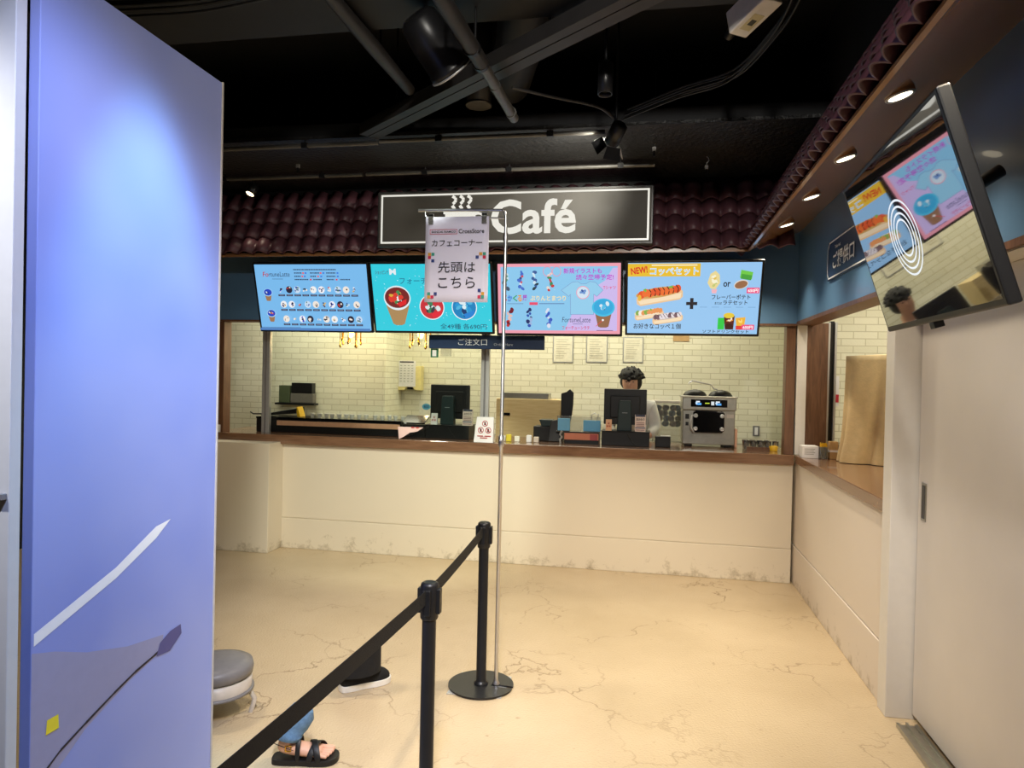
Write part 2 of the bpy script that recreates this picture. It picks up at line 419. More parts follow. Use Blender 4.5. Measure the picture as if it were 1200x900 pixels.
# sloping timber soffit under both roofs
b = MB()
def soff(x0, y0, z0, x1, y1, z1, x2, y2, z2, x3, y3, z3, t=.02):
    b.hexa([(x0, y0, z0), (x1, y1, z1), (x2, y2, z2), (x3, y3, z3), (x0, y0, z0 + t), (x1, y1, z1 + t), (x2, y2, z2 + t), (x3, y3, z3 + t)], 'soffit')
soff(.69, -2.5, 2.41, .69, 5.12, 2.41, 1.10, 5.56, 2.62, 1.10, -2.5, 2.62)
soff(-5, 5.12, 2.41, -5, 5.56, 2.62, 1.10, 5.56, 2.62, .69, 5.12, 2.41)
b.box(.672, .69, -2.5, 5.12, 2.400, 2.412, 'soffit'); b.box(-5, .69, 5.102, 5.12, 2.400, 2.412, 'soffit')
struct(b, 'trim_1')
# tiled mansard roofs: barrel tiles in four overlapping courses
def tiles(L, x0, x1, pitch, rows, fn, name):
    m = MB(); nx = int(round((x1 - x0) / pitch)) * 10
    rl = L / rows
    for r in range(rows):
        vs = []; fs = []
        for j, (s_, lift) in enumerate(((r * rl - .012, .020), (r * rl + rl * .5, .012), ((r + 1) * rl + .012, .004))):
            for i in range(nx + 1):
                x = x0 + (x1 - x0) * i / nx
                h = abs(sin(pi * (x - x0) / pitch)) ** .75 * pitch * .40 + lift
                vs.append(fn(x, s_, h))
        for j in range(2):
            for i in range(nx):
                a = j * (nx + 1) + i; fs.append((a, a + 1, a + nx + 2, a + nx + 1))
        m.add(vs, fs, 'tile', True)
    o = struct(m, name)
    sd = o.modifiers.new('thickness', 'SOLIDIFY'); sd.thickness = .011; sd.offset = -1
    return o
Lr = sqrt(.27 ** 2 + .51 ** 2); cx, cz = .27 / Lr, .51 / Lr
tiles(Lr, -4.96, .98, .127, 4, lambda x, s_, h: (x, 5.13 + s_ * cx - h * cz, 2.42 + s_ * cz + h * cx), 'roof_back')
tiles(Lr, -2.4, 5.42, .115, 4, lambda x, s_, h: (.70 + s_ * cx - h * cz, x, 2.42 + s_ * cz + h * cx), 'roof_right')

# counter fronts (white boards with a rail line and joints) and service opening frame
b = MB().box(-3.03, 1.10, 5.585, 5.70, .26, .905, 'counter').box(-3.03, 1.10, 5.58, 5.70, 0, .255, 'counter')
b.box(-3.03, 1.10, 5.592, 5.70, .25, .265, 'counter')
struct(b, 'wall_counter_back', .003)
struct(MB().box(-3.75, -3.03, 5.36, 5.70, 0, .905, 'counter'), 'wall_counter_left', .004)
b = MB().box(1.122, 1.24, 3.56, 5.70, .29, .905, 'counter2').box(1.117, 1.24, 3.56, 5.70, 0, .285, 'counter2')
struct(b, 'wall_counter_right', .003)
struct(MB().box(-3.67, -3.59, 5.57, 5.68, .965, 1.925, 'walnut'), 'trim_2', .003)
struct(MB().box(1.03, 1.095, 5.57, 5.68, .965, 1.93, 'walnut'), 'trim_3', .003)
struct(MB().box(1.105, 1.175, 5.57, 5.68, .966, 1.93, 'white'), 'trim_4', .003)
struct(MB().box(1.18, 1.335, 5.62, 5.68, .966, 1.95, 'walnut'), 'trim_5', .002)
struct(MB().box(1.338, 1.357, 5.66, 5.72, .966, 1.96, 'alu').box(1.36, 1.388, 5.68, 5.72, .966, 1.97, 'blk').box(1.39, 1.405, 5.66, 5.72, .966, 1.96, 'alu'), 'trim_6')
# post beside the sliding door, door, floor rail
struct(MB().box(1.10, 1.235, 3.45, 3.56, 0, 1.93, 'white'), 'trim_7', .003)
d = struct(MB().box(1.21, 1.255, 1.9, 3.44, .03, 1.925, 'door'), 'door_1', .003)
h = MB().box(1.2065, 1.212, 3.345, 3.395, .91, 1.075, 'steel').box(1.2055, 1.2075, 3.353, 3.387, .92, 1.065, 'blkg'); h.build('door_handle', d)
struct(MB().box(1.21, 1.255, -1.2, 1.897, .03, 1.925, 'door'), 'door_2', .003)
b = MB().box(1.118, 1.205, -1.2, 3.36, 0, .012, 'steel').box(1.118, 1.13, -1.2, 3.36, .012, .02, 'steel').box(1.155, 1.165, -1.2, 3.36, .012, .024, 'steel').box(1.193, 1.205, -1.2, 3.36, .012, .02, 'steel')
struct(b, 'trim_8')
struct(MB().box(1.11, 1.30, -1.2, 3.56, 1.925, 1.93, 'white').box(1.26, 1.30, -1.2, 3.44, 0, 1.925, 'white'), 'trim_9')

# ------------------------------------------------------------------ worktops
w = MB().box(-3.75, 1.10, 5.545, 6.25, .888, .965, 'worktop').build('worktop', None, .004)
tag(w, 'long brown wood worktop along the back service counter under the menu screens', 'worktop')
w = MB().box(1.105, 1.86, 3.565, 5.56, .905, .965, 'worktop').build('worktop', None, .004)
tag(w, 'short brown wood worktop of the side counter carrying the cloth-covered machine', 'worktop')
w = MB().box(-2.5, 1.35, 6.78, 7.38, .84, .885, 'steel').box(-2.5, 1.35, 6.82, 7.38, 0, .84, 'steel').build('kitchen_counter', None, .004)
tag(w, 'steel kitchen counter along the cream brick wall behind the cashier', 'counter')

# ------------------------------------------------------------------ left partition boards
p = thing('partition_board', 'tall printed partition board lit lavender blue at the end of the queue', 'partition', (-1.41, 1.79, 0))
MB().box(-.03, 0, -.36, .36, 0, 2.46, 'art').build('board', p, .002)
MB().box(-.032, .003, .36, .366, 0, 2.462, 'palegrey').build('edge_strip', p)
def on_board(pts, m, name, k=1):      # flat print on the x = 0 face, pts are (y, z)
    q = MB(); q.add([(.0006 * k, y - 1.79, z) for y, z in pts], [tuple(range(len(pts)))], m); return q
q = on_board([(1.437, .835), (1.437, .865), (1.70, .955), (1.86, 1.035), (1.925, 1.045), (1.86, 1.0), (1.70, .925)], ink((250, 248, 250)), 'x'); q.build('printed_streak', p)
q = MB()
pts = [(1.445, .50), (1.52, .545), (1.60, .575), (1.70, .61), (1.78, .635), (1.86, .652), (1.95, .672)]
for (a, b_), (c, d_) in zip(pts, pts[1:]): q.add([(.0012, a - 1.79, b_ - .004), (.0012, c - 1.79, d_ - .003), (.0012, c - 1.79, d_ + .003), (.0012, a - 1.79, b_ + .004)], [(0, 1, 2, 3)], ink((40, 34, 44)))
q.add([(.0014, y - 1.79, z) for y, z in ((1.87, .645), (1.93, .64), (1.985, .675), (1.98, .705), (1.93, .70), (1.885, .68))], [(0, 1, 2, 3, 4, 5)], ink((92, 88, 140)))
q.build('printed_line', p)
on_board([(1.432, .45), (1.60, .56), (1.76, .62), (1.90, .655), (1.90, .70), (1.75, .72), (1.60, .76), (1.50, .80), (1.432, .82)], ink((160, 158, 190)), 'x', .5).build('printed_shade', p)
on_board([(1.475, .605), (1.478, .64), (1.512, .64), (1.514, .605)], ink((246, 226, 50)), 'x', 2).build('yellow_sticker', p)
p = thing('partition_board', 'pale grey plain partition board facing the camera beside the blue printed board', 'partition', (-1.95, 1.40, 0))
MB().box(-.6, .535, -.03, 0, 0, 2.8, 'wing').build('board', p, .002)
MB().box(.50, .53, -.045, -.03, 1.195, 1.21, 'greyplastic').build('bracket', p, .002)

# ------------------------------------------------------------------ queue posts, belts, sign stand
PH = .797
def make_post(name, label, x, y, notch=None):
    t = thing(name, label, 'stanchion', (x, y, 0), 'queue posts')
    bs = MB(); n = 48; r = .158; z0, z1 = (.0045, .012)
    ring = []
    for k in range(n + 1):
        a0 = (notch if notch is not None else 0)
        if notch is None:
            if k == n: break
            a = 2 * pi * k / n
        else:
            a = a0 + .07 + (2 * pi - .14) * k / n
        ring.append((r * cos(a), r * sin(a)))
    if notch is not None: ring += [(.055 * cos(notch - .25), .055 * sin(notch - .25)), (.055 * cos(notch + .25), .055 * sin(notch + .25))]
    m = len(ring)
    bs.add([(a, b_, z0) for a, b_ in ring] + [(a, b_, z1) for a, b_ in ring], [tuple(range(m))[::-1], tuple(range(m, 2 * m))] + [(i, (i + 1) % m, (i + 1) % m + m, i + m) for i in range(m)], 'blkm')
    bs.build('base', t)
    MB().lathe([(.034, .012), (.034, .02), (.026, .026), (.024, .03), (.024, PH - .12)], (0, 0, 0), 'blkm', 28).build('pole', t)
    MB().lathe([(.0285, PH - .125), (.031, PH - .12), (.031, PH - .012), (.029, PH - .004), (.022, PH)], (0, 0, 0), 'blk', 28).build('head', t)
    c = MB().box(-.014, .014, -.042, -.025, PH - .105, PH - .02, 'blk').box(-.014, .014, .025, .042, PH - .105, PH - .02, 'blk').box(.025, .040, -.014, .014, PH - .105, PH - .02, 'blk').box(-.040, -.025, -.014, .014, PH - .105, PH - .02, 'blk')
    c.build('belt_clip', t, .003)
    return t
make_post('queue_post', 'black queue post on round slotted base right beside the thin sign pole', -.747, 3.335, -.06)
make_post('queue_post', 'black queue post between the two belts, nearer than the sign pole', -.703, 2.312)
make_post('queue_post', 'black queue post below the frame holding the near belt end', -.755, .98)
def belt(label, p0, p1, sag):
    q = MB(); n = 14; vs = []; fs = []
    for i in range(n + 1):
        t = i / n; x = p0[0] + (p1[0] - p0[0]) * t; y = p0[1] + (p1[1] - p0[1]) * t; z = PH - .0425 - sag * 4 * t * (1 - t)
        vs += [(x - .001, y, z - .024), (x - .001, y, z + .024), (x + .001, y, z + .024), (x + .001, y, z - .024)]
    for i in range(n):
        for k in range(4): fs.append((i * 4 + k, i * 4 + (k + 1) % 4, i * 4 + 4 + (k + 1) % 4, i * 4 + 4 + k))
    fs += [(0, 1, 2, 3), (4 * n + 3, 4 * n + 2, 4 * n + 1, 4 * n)]
    return tag(q.add(vs, fs, 'webbing').build('belt_barrier', None), label, 'belt', 'queue belts')
belt('short black webbing belt from the middle queue post to the post beside sign pole', (-.705, 2.356), (-.746, 3.291), .006)
belt('long black webbing belt running from the middle queue post towards the camera', (-.704, 2.268), (-.754, 1.024), .004)

t = thing('sign_stand', 'slim chrome sign stand with bent top bar holding the white paper poster', 'sign stand', (-.675, 3.345, 0))
q = MB(); q.add([(x, y, z) for z in (0, .004) for x, y in ((-.21, -.135), (.05, -.125), (.055, .12), (-.20, .115))], [(3, 2, 1, 0), (4, 5, 6, 7), (0, 1, 5, 4), (1, 2, 6, 5), (2, 3, 7, 6), (3, 0, 4, 7)], 'alu').build('base_plate', t)
MB().lathe([(.018, .0125), (.018, .018), (.012, .028), (.0095, .04), (.0095, 1.16), (.014, 1.165), (.014, 1.215), (.0085, 1.22), (.0085, 2.16)], (0, 0, 0), 'chrome', 16).build('pole', t)
MB().cyl((0, 0, 2.15), (0, 0, 2.19), .012, 'chrome').build('collar', t); MB().cyl((0, 0, 1.19), (0, -.022, 1.195), .005, 'chrome').build('clamp_screw', t)
MB().tube([(0, 0, 2.16), (-.001, 0, 2.27), (-.006, 0, 2.29), (-.02, 0, 2.30), (-.20, 0, 2.305), (-.44, 0, 2.308)], .0075, 'chrome').build('top_bar', t)
MB().tube([(-.405, 0, 2.306), (-.405, 0, 2.28), (-.39, 0, 2.272), (-.2, 0, 2.268), (0, 0, 2.262)], .004, 'chrome').build('lower_bar', t)
for x in (-.372, -.105):
    MB().box(x - .012, x + .012, -.0135, -.0115, 2.235, 2.285, 'clear').box(x - .012, x + .012, -.0025, -.0005, 2.235, 2.285, 'clear').box(x - .012, x + .012, -.0135, -.0005, 2.2755, 2.287, 'chrome').build('clip', t)
# paper poster
t = thing('paper_poster', 'white paper poster with Japanese lettering clipped under the sign stand bar', 'poster', (-.915, 3.338, 1.857))
W_, H_ = .318, .415
q = MB(); n = 10; vs = []; fs = []
for j in range(n + 1):
    for i in range(n + 1):
        vs.append((-W_ / 2 + W_ * i / n, .002 * sin(i * .9) * (1 - j / n), H_ * j / n))
for j in range(n):
    for i in range(n): a = j * (n + 1) + i; fs.append((a, a + 1, a + n + 2, a + n + 1))
sh = o = q.add(vs, fs, 'posterp', True).build('sheet', t); sd = o.modifiers.new('t', 'SOLIDIFY'); sd.thickness = .0008; sd.offset = 1
a = Art(W_, H_, 70, 100, (0, -.0045, H_ / 2), .0001)
dk = ink((30, 28, 48))
a.frame(5, 14.7, 35.5, 20.5, .55, ink((200, 60, 90))); a.text('BANDAI NAMCO', 7, 16.4, 33.8, 18.9, dk, .02)
a.text('CrossStore', 37, 14.6, 65, 19.8, dk, .012)
a.text('カフェコーナー', 7.5, 27, 63, 34.5, dk, .004)
a.text('先頭は', 15, 52.5, 56, 65.5, dk, .004); a.text('こちら', 15.5, 70.5, 56, 83.5, dk, .004)
og, te, rd, bl = ink((222, 160, 60)), ink((64, 158, 140)), ink((208, 44, 84)), ink((44, 62, 134))
for u, v, c in ((3.5, 42, og), (7.3, 42, te), (3.5, 45.8, rd), (7.3, 49.8, bl), (60, 42, og), (64, 42, te), (56.3, 45.8, bl), (64, 45.8, rd),
                (3.5, 88.5, te), (10.8, 88.5, bl), (3.5, 92.3, og), (7.2, 92.3, rd), (59.3, 84.5, bl), (63, 88.3, og), (59.3, 92, rd), (63, 92, te)):
    a.rect(u, v, u + 3.4, v + 3.6, c)
a.build('lettering', sh)

# ------------------------------------------------------------------ Café fascia sign
t = thing('cafe_sign', 'large dark Café sign board with white border on the tiled roof', 'sign', (-.98, 5.045, 2.65))
W_, H_ = 2.02, .41
MB().box(-W_ / 2, W_ / 2, -.03, .05, -H_ / 2, H_ / 2, 'signframe').build('box', t, .006)
a = Art(W_ - .03, H_ - .03, 316, 63, (0, -.031, 0)); a.rect(0, 0, 316, 63, 'signface'); a.build('face', t)
a = Art(W_, H_, 316, 66, (0, -.0325, 0)); a.frame(4.5, 4, 311.5, 62, 2.1, 'signwhite'); a.build('border_line', t)
a = Art(W_, H_, 316, 66, (0, -.033, 0))
a.text('Café', 135.5, 12.8, 232, 53, 'signwhite', .024); a.build('lettering', t)
a = Art(W_, H_, 316, 66, (0, -.033, 0))
for k in range(3):
    u = 90 + k * 9
    a.line([(u, 7.5), (u + 3.4, 9.5), (u + 4.2, 12), (u + 3, 14.5), (u + .8, 16.5)], 3.4, 'signwhite'); a.line([(u, 18.5), (u + 3, 22.5)], 3.6, 'signwhite')
a.rect(80, 25, 122, 28.5, 'signwhite'); a.poly([(82, 28.5), (83, 44), (88, 50), (112, 50), (117, 44), (118, 28.5)], 'signwhite'); a.ring(121, 36, 9, 2.8, 'signwhite'); a.rect(74, 53, 124, 56, 'signwhite')
a.build('cup_symbol', t)
for x in (-.7, .7): MB().box(x - .02, x + .02, .05, .13, -.05, .0, 'blkm').build('mount_bracket', t)

# ------------------------------------------------------------------ menu screens
SW, SH = .94, .53
g = glow
def food_lump(a, u, v, ru, rv, cols, n=9, rnd=None):
    rr = rnd or random
    for _ in range(n):
        an = rr.uniform(0, 6.28); d = rr.uniform(0, .72)
        a.ell(u + ru * d * cos(an), v + rv * d * sin(an), ru * rr.uniform(.16, .36), rv * rr.uniform(.16, .36), g(rr.choice(cols)), rr.uniform(0, 3), 9)
def cup(a, u, v, s, top, lid=(245, 245, 250), body=(160, 120, 84)):
    a.poly([(u - 1.0 * s, v), (u + 1.0 * s, v), (u + .55 * s, v + 2.0 * s), (u + .3 * s, v + 2.1 * s), (u - .3 * s, v + 2.1 * s), (u - .55 * s, v + 2.0 * s)], g(body))
    a.ell(u, v, 1.2 * s, .95 * s, g(lid)); a.ell(u, v - .05 * s, 1.02 * s, .8 * s, g(top[0])); food_lump(a, u, v - .05 * s, .9 * s, .7 * s, top)
BL = [(40, 70, 190), (70, 110, 220), (30, 40, 90), (210, 220, 240)]
MX = [(220, 60, 50), (240, 240, 240), (60, 60, 60), (220, 170, 60), (70, 140, 80)]
def screen_1(a):
    a.rect(0, 0, 160, 90, g((122, 186, 236)))
    a.text('Fo', 11, 10, 19, 16.5, g((190, 50, 60)), .01, 0, .1); a.text('rtuneLatte', 19.5, 10, 50, 16.5, g((50, 60, 90)), 0, 0, .1)
    a.rect(24, 19.4, 40, 20, g((60, 90, 130)))
    d = g((52, 66, 96)); rr = random.Random(3)
    for v, ends in ((7, [(56, 117)]), (11.5, [(57, 68), (80, 93), (103, 116)]), (16, [(57, 66), (80, 88), (103, 116)]), (20.3, [(57, 77), (84, 96), (103, 114), (122, 136)])):
        for u0, u1 in ends:
            u = u0
            while u < u1:
                w = rr.uniform(.8, 2.2); a.rect(u, v - .8, min(u + w, u1), v + .8, d); u += w + .45
    for u, v, c in ((69, 11.5, (230, 90, 90)), (72.5, 11.5, (60, 120, 220)), (94, 11.5, (230, 90, 90)), (98, 11.5, (60, 120, 220)), (118, 11.5, (60, 120, 220)), (67.5, 16, (230, 90, 90)), (71, 16, (60, 120, 220)), (90, 16, (230, 90, 90)), (94.5, 16, (60, 120, 220)), (118, 16, (60, 120, 220)), (79, 20.3, (220, 60, 70)), (116, 20.3, (220, 60, 70))):
        a.rect(u, v - 1, u + 2.6, v + 1, g(c))
    cup(a, 16, 38, 5.6, BL, (160, 205, 240)); cup(a, 17.5, 67, 5.6, [(40, 70, 190), (220, 190, 70), (30, 40, 90), (200, 60, 60), (240, 240, 240)], (170, 210, 240))
    pal = [[(40, 70, 190), (240, 240, 245), (30, 36, 70)], [(40, 40, 50), (240, 230, 220), (90, 70, 60)], [(200, 60, 60), (40, 40, 60), (240, 230, 220)], [(220, 180, 90), (240, 240, 240), (60, 60, 110)], [(70, 110, 90), (200, 220, 240), (60, 90, 170)]]
    for r in range(3):
        for k in range(10):
            u = 36 + k * 11.7 + r * 2.0; v = 34 + r * 20
            c = pal[(k * 2 + r * 3) % 5]
            if (k + r) % 3: a.ell(u, v, 4.6, 4.8, g(c[1]), 0, 16)
            food_lump(a, u, v, 4.4, 4.6, c, 7, rr)
            a.rect(u - 4.8, v + 6.4, u + 4.8, v + 9, g((58, 62, 84)))
            a.rect(u - 3.4, v + 7.2, u + 3.2, v + 7.9, g((140, 150, 180)))
    a.rect(0, 86.5, 160, 90, g((84, 130, 190))); a.rect(2, 85.5, 60, 86.1, g((70, 100, 150)))
def screen_2(a):
    a.rect(0, 0, 160, 90, g((52, 204, 222)))
    rr = random.Random(5)
    for _ in range(70): a.ell(rr.uniform(3, 157), rr.uniform(4, 86), rr.uniform(.3, .8), rr.uniform(.3, .8), g((190, 240, 246)), 0, 8)
    a.text('M', 25, 6, 34, 14, g((225, 235, 240)), .03); a.text('ショッピング', 5.5, 8, 24, 13.5, g((80, 96, 116)), .02)
    a.text('フォーチュンラテ', 38, 18, 115, 26.5, g((40, 120, 150)), .01)
    def disc(u, v, r, rim, cols, banner):
        a.ell(u, v, r, r, g((240, 245, 248)), 0, 32); a.ell(u, v, r * .93, r * .93, g(rim), 0, 32); food_lump(a, u, v, r * .8, r * .8, cols, 14, rr)
        a.poly([(u - r * .1, v + r * .55), (u + r * .8, v + r * .2), (u + r * .72, v + r * .62), (u + r * .1, v + r * .86)], g(banner))
    a.poly([(17, 55), (49, 55), (41, 80), (37, 82), (29, 82), (25, 80)], g((172, 138, 92)))
    a.ell(33, 45, 18.5, 16.5, g((226, 236, 240)), 0, 32); a.ell(33, 44.5, 17, 14, g((120, 40, 40)), 0, 32); food_lump(a, 33, 44.5, 14, 11, MX, 22, rr)
    a.poly([(33, 52), (46, 46), (45, 53), (36, 57)], g((220, 40, 44)))
    disc(80, 57, 17, (200, 50, 60), [(60, 130, 90), (40, 90, 60), (220, 230, 230), (60, 60, 70)], (224, 44, 60))
    disc(124, 57, 17, (30, 130, 190), [(40, 150, 210), (30, 60, 110), (220, 235, 240), (80, 180, 220)], (40, 130, 210))
    a.text('全49種', 90, 79, 118, 86.5, g((36, 84, 110)), .006); a.text('各690円', 121, 79, 153, 86.5, g((36, 84, 110)), .006)
def blot(a, u, v, cols, rr):
    # plain abstract swatch: a stack of soft coloured dots
    for k in range(9):
        a.ell(u + rr.uniform(-3.2, 3.2), v - 11 + k * 2.6, rr.uniform(1.4, 3.4), rr.uniform(1.4, 2.6), g(rr.choice(cols)), rr.uniform(0, 3), 12)
def screen_3(a):
    a.rect(0, 0, 160, 90, g((240, 160, 176))); a.rect(4, 4, 156, 86, g((140, 200, 236)))
    a.poly([(156, 6), (156, 86), (88, 86), (100, 60), (112, 40), (140, 22), (150, 6)], g((206, 186, 236)))
    rr = random.Random(11)
    for u, v, c in ((10, 22, [(60, 140, 80), (200, 216, 226), (70, 80, 100)]), (30, 22, [(70, 110, 200), (220, 226, 240), (60, 70, 130), (210, 80, 90)]), (50, 22, [(60, 90, 150), (40, 60, 70), (210, 230, 240)]), (70, 24, [(60, 140, 90), (200, 60, 60), (230, 220, 210)]),
                    (16, 70, [(190, 50, 50), (120, 30, 40), (230, 190, 180)]), (41, 70, [(50, 80, 170), (40, 50, 100), (160, 180, 220)]), (67, 70, [(60, 90, 190), (220, 224, 240), (80, 110, 200)])): blot(a, u, v, c, rr)
    a.ring(66, 10, 6.5, .8, g((236, 140, 160)), 20, .9); a.ring(78, 10, 6.5, .8, g((236, 140, 160)), 20, .9)
    for ch, u, c in (('メ', 6, (220, 50, 60)), ('か', 13, (50, 110, 210)), ('く', 20, (60, 160, 90)), ('る', 26, (236, 150, 40)), ('展', 33, (170, 60, 190))):
        a.text(ch, u, 40, u + 6.2, 48.5, g(c), .03)
    a.text('ぷりんとまつり', 43, 41, 90, 47.5, g((250, 226, 170)), .02)
    a.rect(42, 49.4, 53, 53, g((232, 80, 110))); a.rect(55, 50.7, 88, 51.6, g((90, 110, 160))); a.rect(12, 51, 34, 51.6, g((90, 110, 160)))
    mg = g((190, 40, 200))
    a.text('新規イラストも', 87, 6, 136, 13, mg, .014); a.text('続々登場予定!', 103, 14, 151, 21, mg, .014)
    ts = [(98, 24), (105, 23), (110, 26), (116, 26), (121, 23), (128, 24), (138, 34), (130, 42), (126, 39), (126, 65), (96, 65), (96, 39), (94, 42), (84, 34)]
    a.poly(ts, g((150, 206, 236))); a.line(ts + ts[:1], .45, g((120, 140, 190)))
    a.ell(112, 37, 8.6, 8.4, g((236, 160, 180)), 0, 24); a.ell(112, 37, 7.6, 7.4, g((210, 228, 242)), 0, 24); food_lump(a, 112, 37, 5, 5.5, [(60, 90, 160), (110, 150, 210)], 7, rr)
    a.text('Tシャツ', 138, 28.5, 154, 33, g((226, 60, 110)), .01)
    a.text('FortuneLatte', 85, 68.5, 122, 75, g((70, 80, 110)), 0, 0, .1); a.rect(99, 77, 112, 77.6, g((90, 100, 140)))
    a.text('フォーチューンラテ', 85, 80, 121, 84.5, g((214, 50, 90)), .012)
    cup(a, 138.5, 56, 12.2, [(60, 170, 220), (90, 190, 230), (40, 60, 90), (220, 236, 244)], (70, 190, 230), (150, 108, 78))
    a.line([(129, 80), (137, 73)], .7, g((230, 60, 70))); a.ell(138, 72, 1.4, 1.4, g((250, 250, 250)), 0, 12)
    a.rect(130, 85, 151, 85.8, g((110, 90, 130)))
def screen_4(a):
    a.rect(0, 0, 160, 90, g((150, 198, 240)))
    a.rect(0, 1, 88, 17, g((232, 188, 48)))
    a.text('NEW!', 3.5, 5, 24, 13.5, g((214, 40, 40)), .03, -.12); a.text('コッペセット', 27, 5.6, 86, 15.6, g((250, 250, 252)), .045); a.text('コッペセット', 27.6, 6.2, 85.4, 15, g((150, 205, 240)), .008)
    a.rect(29, 2.4, 84, 3.8, g((250, 240, 200)))
    bun, bun2 = g((236, 196, 150)), g((246, 222, 186))
    rr = random.Random(2)
    def dog(u, v, s, rot, kind):
        c_, s_ = cos(rot), sin(rot)
        def T(x, y): return (u + (x * c_ - y * s_) * s, v + (x * s_ + y * c_) * s)
        a.poly([T(-29, 4), T(-27, 0), T(26, -2), T(29, 2), T(28, 9), T(24, 12), T(-25, 13), T(-29, 10)], bun); a.poly([T(-27, 6), T(27, 4), T(25, 10), T(-25, 11)], bun2)
        a.ell(*T(-1, -1), 28 * s, 6.5 * s, g((206, 160, 90) if kind == 0 else (240, 226, 200) if kind == 1 else (206, 190, 180)), rot, 24)
        for k in range(9):
            x = -22 + k * 5.6
            cols = {0: [(226, 84, 40), (236, 110, 50)], 1: [(244, 236, 220), (230, 150, 90), (130, 170, 80)], 2: [(120, 90, 100), (230, 220, 224)]}[kind]
            a.ell(*T(x, -2 + rr.uniform(-1, 1)), 4.4 * s, 5.4 * s, g(rr.choice(cols)), rot + .5, 12)
            if kind == 0 and k > 1: a.line([T(x - 1, -7), T(x + 1.5, -2), T(x - .5, 3)], 1.1 * s, g((40, 24, 20)))
            if kind == 2: a.line([T(x - 2, -6), T(x + 2, 2)], 1.0 * s, g((60, 40, 50)))
        for _ in range(4 if kind < 2 else 0): a.ell(*T(rr.uniform(-24, 20), rr.uniform(-7, -3)), 2.2 * s, 1.3 * s, g((120, 180, 70)), rr.uniform(0, 3), 9)
    dog(39, 38, 1.0, -.16, 0); dog(27, 63, .63, -.14, 1); dog(50, 68, .66, -.14, 2)
    a.ell(15, 44, 2.2, 4, g((232, 180, 60)))
    k_ = g((26, 28, 40))
    a.rect(72.5, 49, 86, 53, k_); a.rect(77.2, 44, 81.3, 58, k_)
    a.text('お好きなコッペ１個', 8, 77, 67, 84, k_, .012)
    a.poly([(100, 14), (106, 10), (111, 15), (112, 25), (107, 33), (101, 32), (97, 25)], g((232, 214, 150))); food_lump(a, 105, 23, 6, 9, [(246, 240, 210), (224, 190, 90), (190, 200, 120)], 12, rr); a.poly([(102, 33), (109, 33), (108, 38), (103, 38)], g((240, 180, 190)))
    a.text('or', 116, 24, 124.5, 30, k_, .02)
    a.poly([(136, 9), (150, 12), (149, 21), (135, 19)], g((110, 200, 70))); a.poly([(137, 14), (149, 16), (148, 22), (136, 20)], g((70, 160, 60)))
    a.ell(137, 27, 8.6, 5.5, g((222, 212, 200)), -.3); a.ell(137, 27.3, 7.6, 4.5, g((150, 104, 72)), -.3)
    a.rect(144, 31, 159, 38, g((238, 80, 130))); a.text('650円', 145.5, 32.5, 157.5, 36.8, g((255, 250, 252)), .03)
    a.text('フレーバーポテト', 103, 39.5, 149, 45.6, k_, .014); a.text('または', 107, 48.8, 115.5, 52, k_, .01); a.text('ラテセット', 117, 47, 146, 52.6, k_, .014)
    for k in range(5): a.rect(89 + k * 14.5, 55.2, 98 + k * 14.5, 55.7, g((110, 150, 190)))
    a.rect(112, 69, 120, 84, g((40, 200, 70)))
    a.poly([(119, 67), (132, 66), (131, 84), (121, 84)], g((90, 30, 24))); a.ell(125, 66, 6.5, 3.5, g((232, 200, 60))); food_lump(a, 125, 72, 5.5, 4.5, [(246, 236, 220), (236, 150, 60)], 8, rr); a.ell(126, 80, 5, 4, g((60, 20, 16)))
    a.poly([(133, 69), (145, 68), (144, 82), (135, 82)], g((240, 180, 60))); food_lump(a, 139, 72, 5, 4, [(250, 220, 120), (240, 150, 40)], 7, rr); a.rect(134, 79, 142, 84, g((226, 60, 50)))
    a.rect(141, 77.5, 156, 84, g((238, 80, 130))); a.text('650円', 142.5, 78.9, 154.5, 83, g((255, 250, 252)), .03)
    a.text('ソフトドリンクセット', 94, 84.5, 150, 88.7, k_, .014)
def make_screen(label, c, tilt, yaw, art, w=SW, h=SH, group='menu screens under the tiles', cat='screen', name='menu_screen'):
    t = thing(name, label, cat, c, group, (tilt, 0, yaw))
    b = MB().box(-w / 2 - .016, w / 2 + .016, 0, .035, -h / 2 - .02, h / 2 + .016, 'blk').box(-w / 2 + .1, w / 2 - .1, .035, .06, -h / 2 + .08, h / 2 - .08, 'blk')
    b.build('housing', t, .006)
    a = Art(w, h, 160, 90, (0, -.0005, 0), .00006); art(a); a.build('display', t)
    MB().box(-.08, .08, .061, .07, -.1, .1, 'blkm').cyl((0, .065, .06), (0, .16, .06), .018, 'blkm').build('mount_arm', t)
    return t
make_screen('pale blue menu screen with rows of small latte pictures, under the tiles', (-2.634, 5.29, 2.10), .289, .03, screen_1)
make_screen('cyan menu screen with a big latte cup, partly behind the paper poster', (-1.645, 5.295, 2.098), .32, .03, screen_2)
make_screen('pink bordered menu screen with a T-shirt and a latte cup', (-.656, 5.30, 2.094), .19, -.01, screen_3, .925, .525)
make_screen('light blue menu screen with yellow banner and filled bread rolls', (.322, 5.27, 2.093), .36, 0, screen_4, .925, .525)
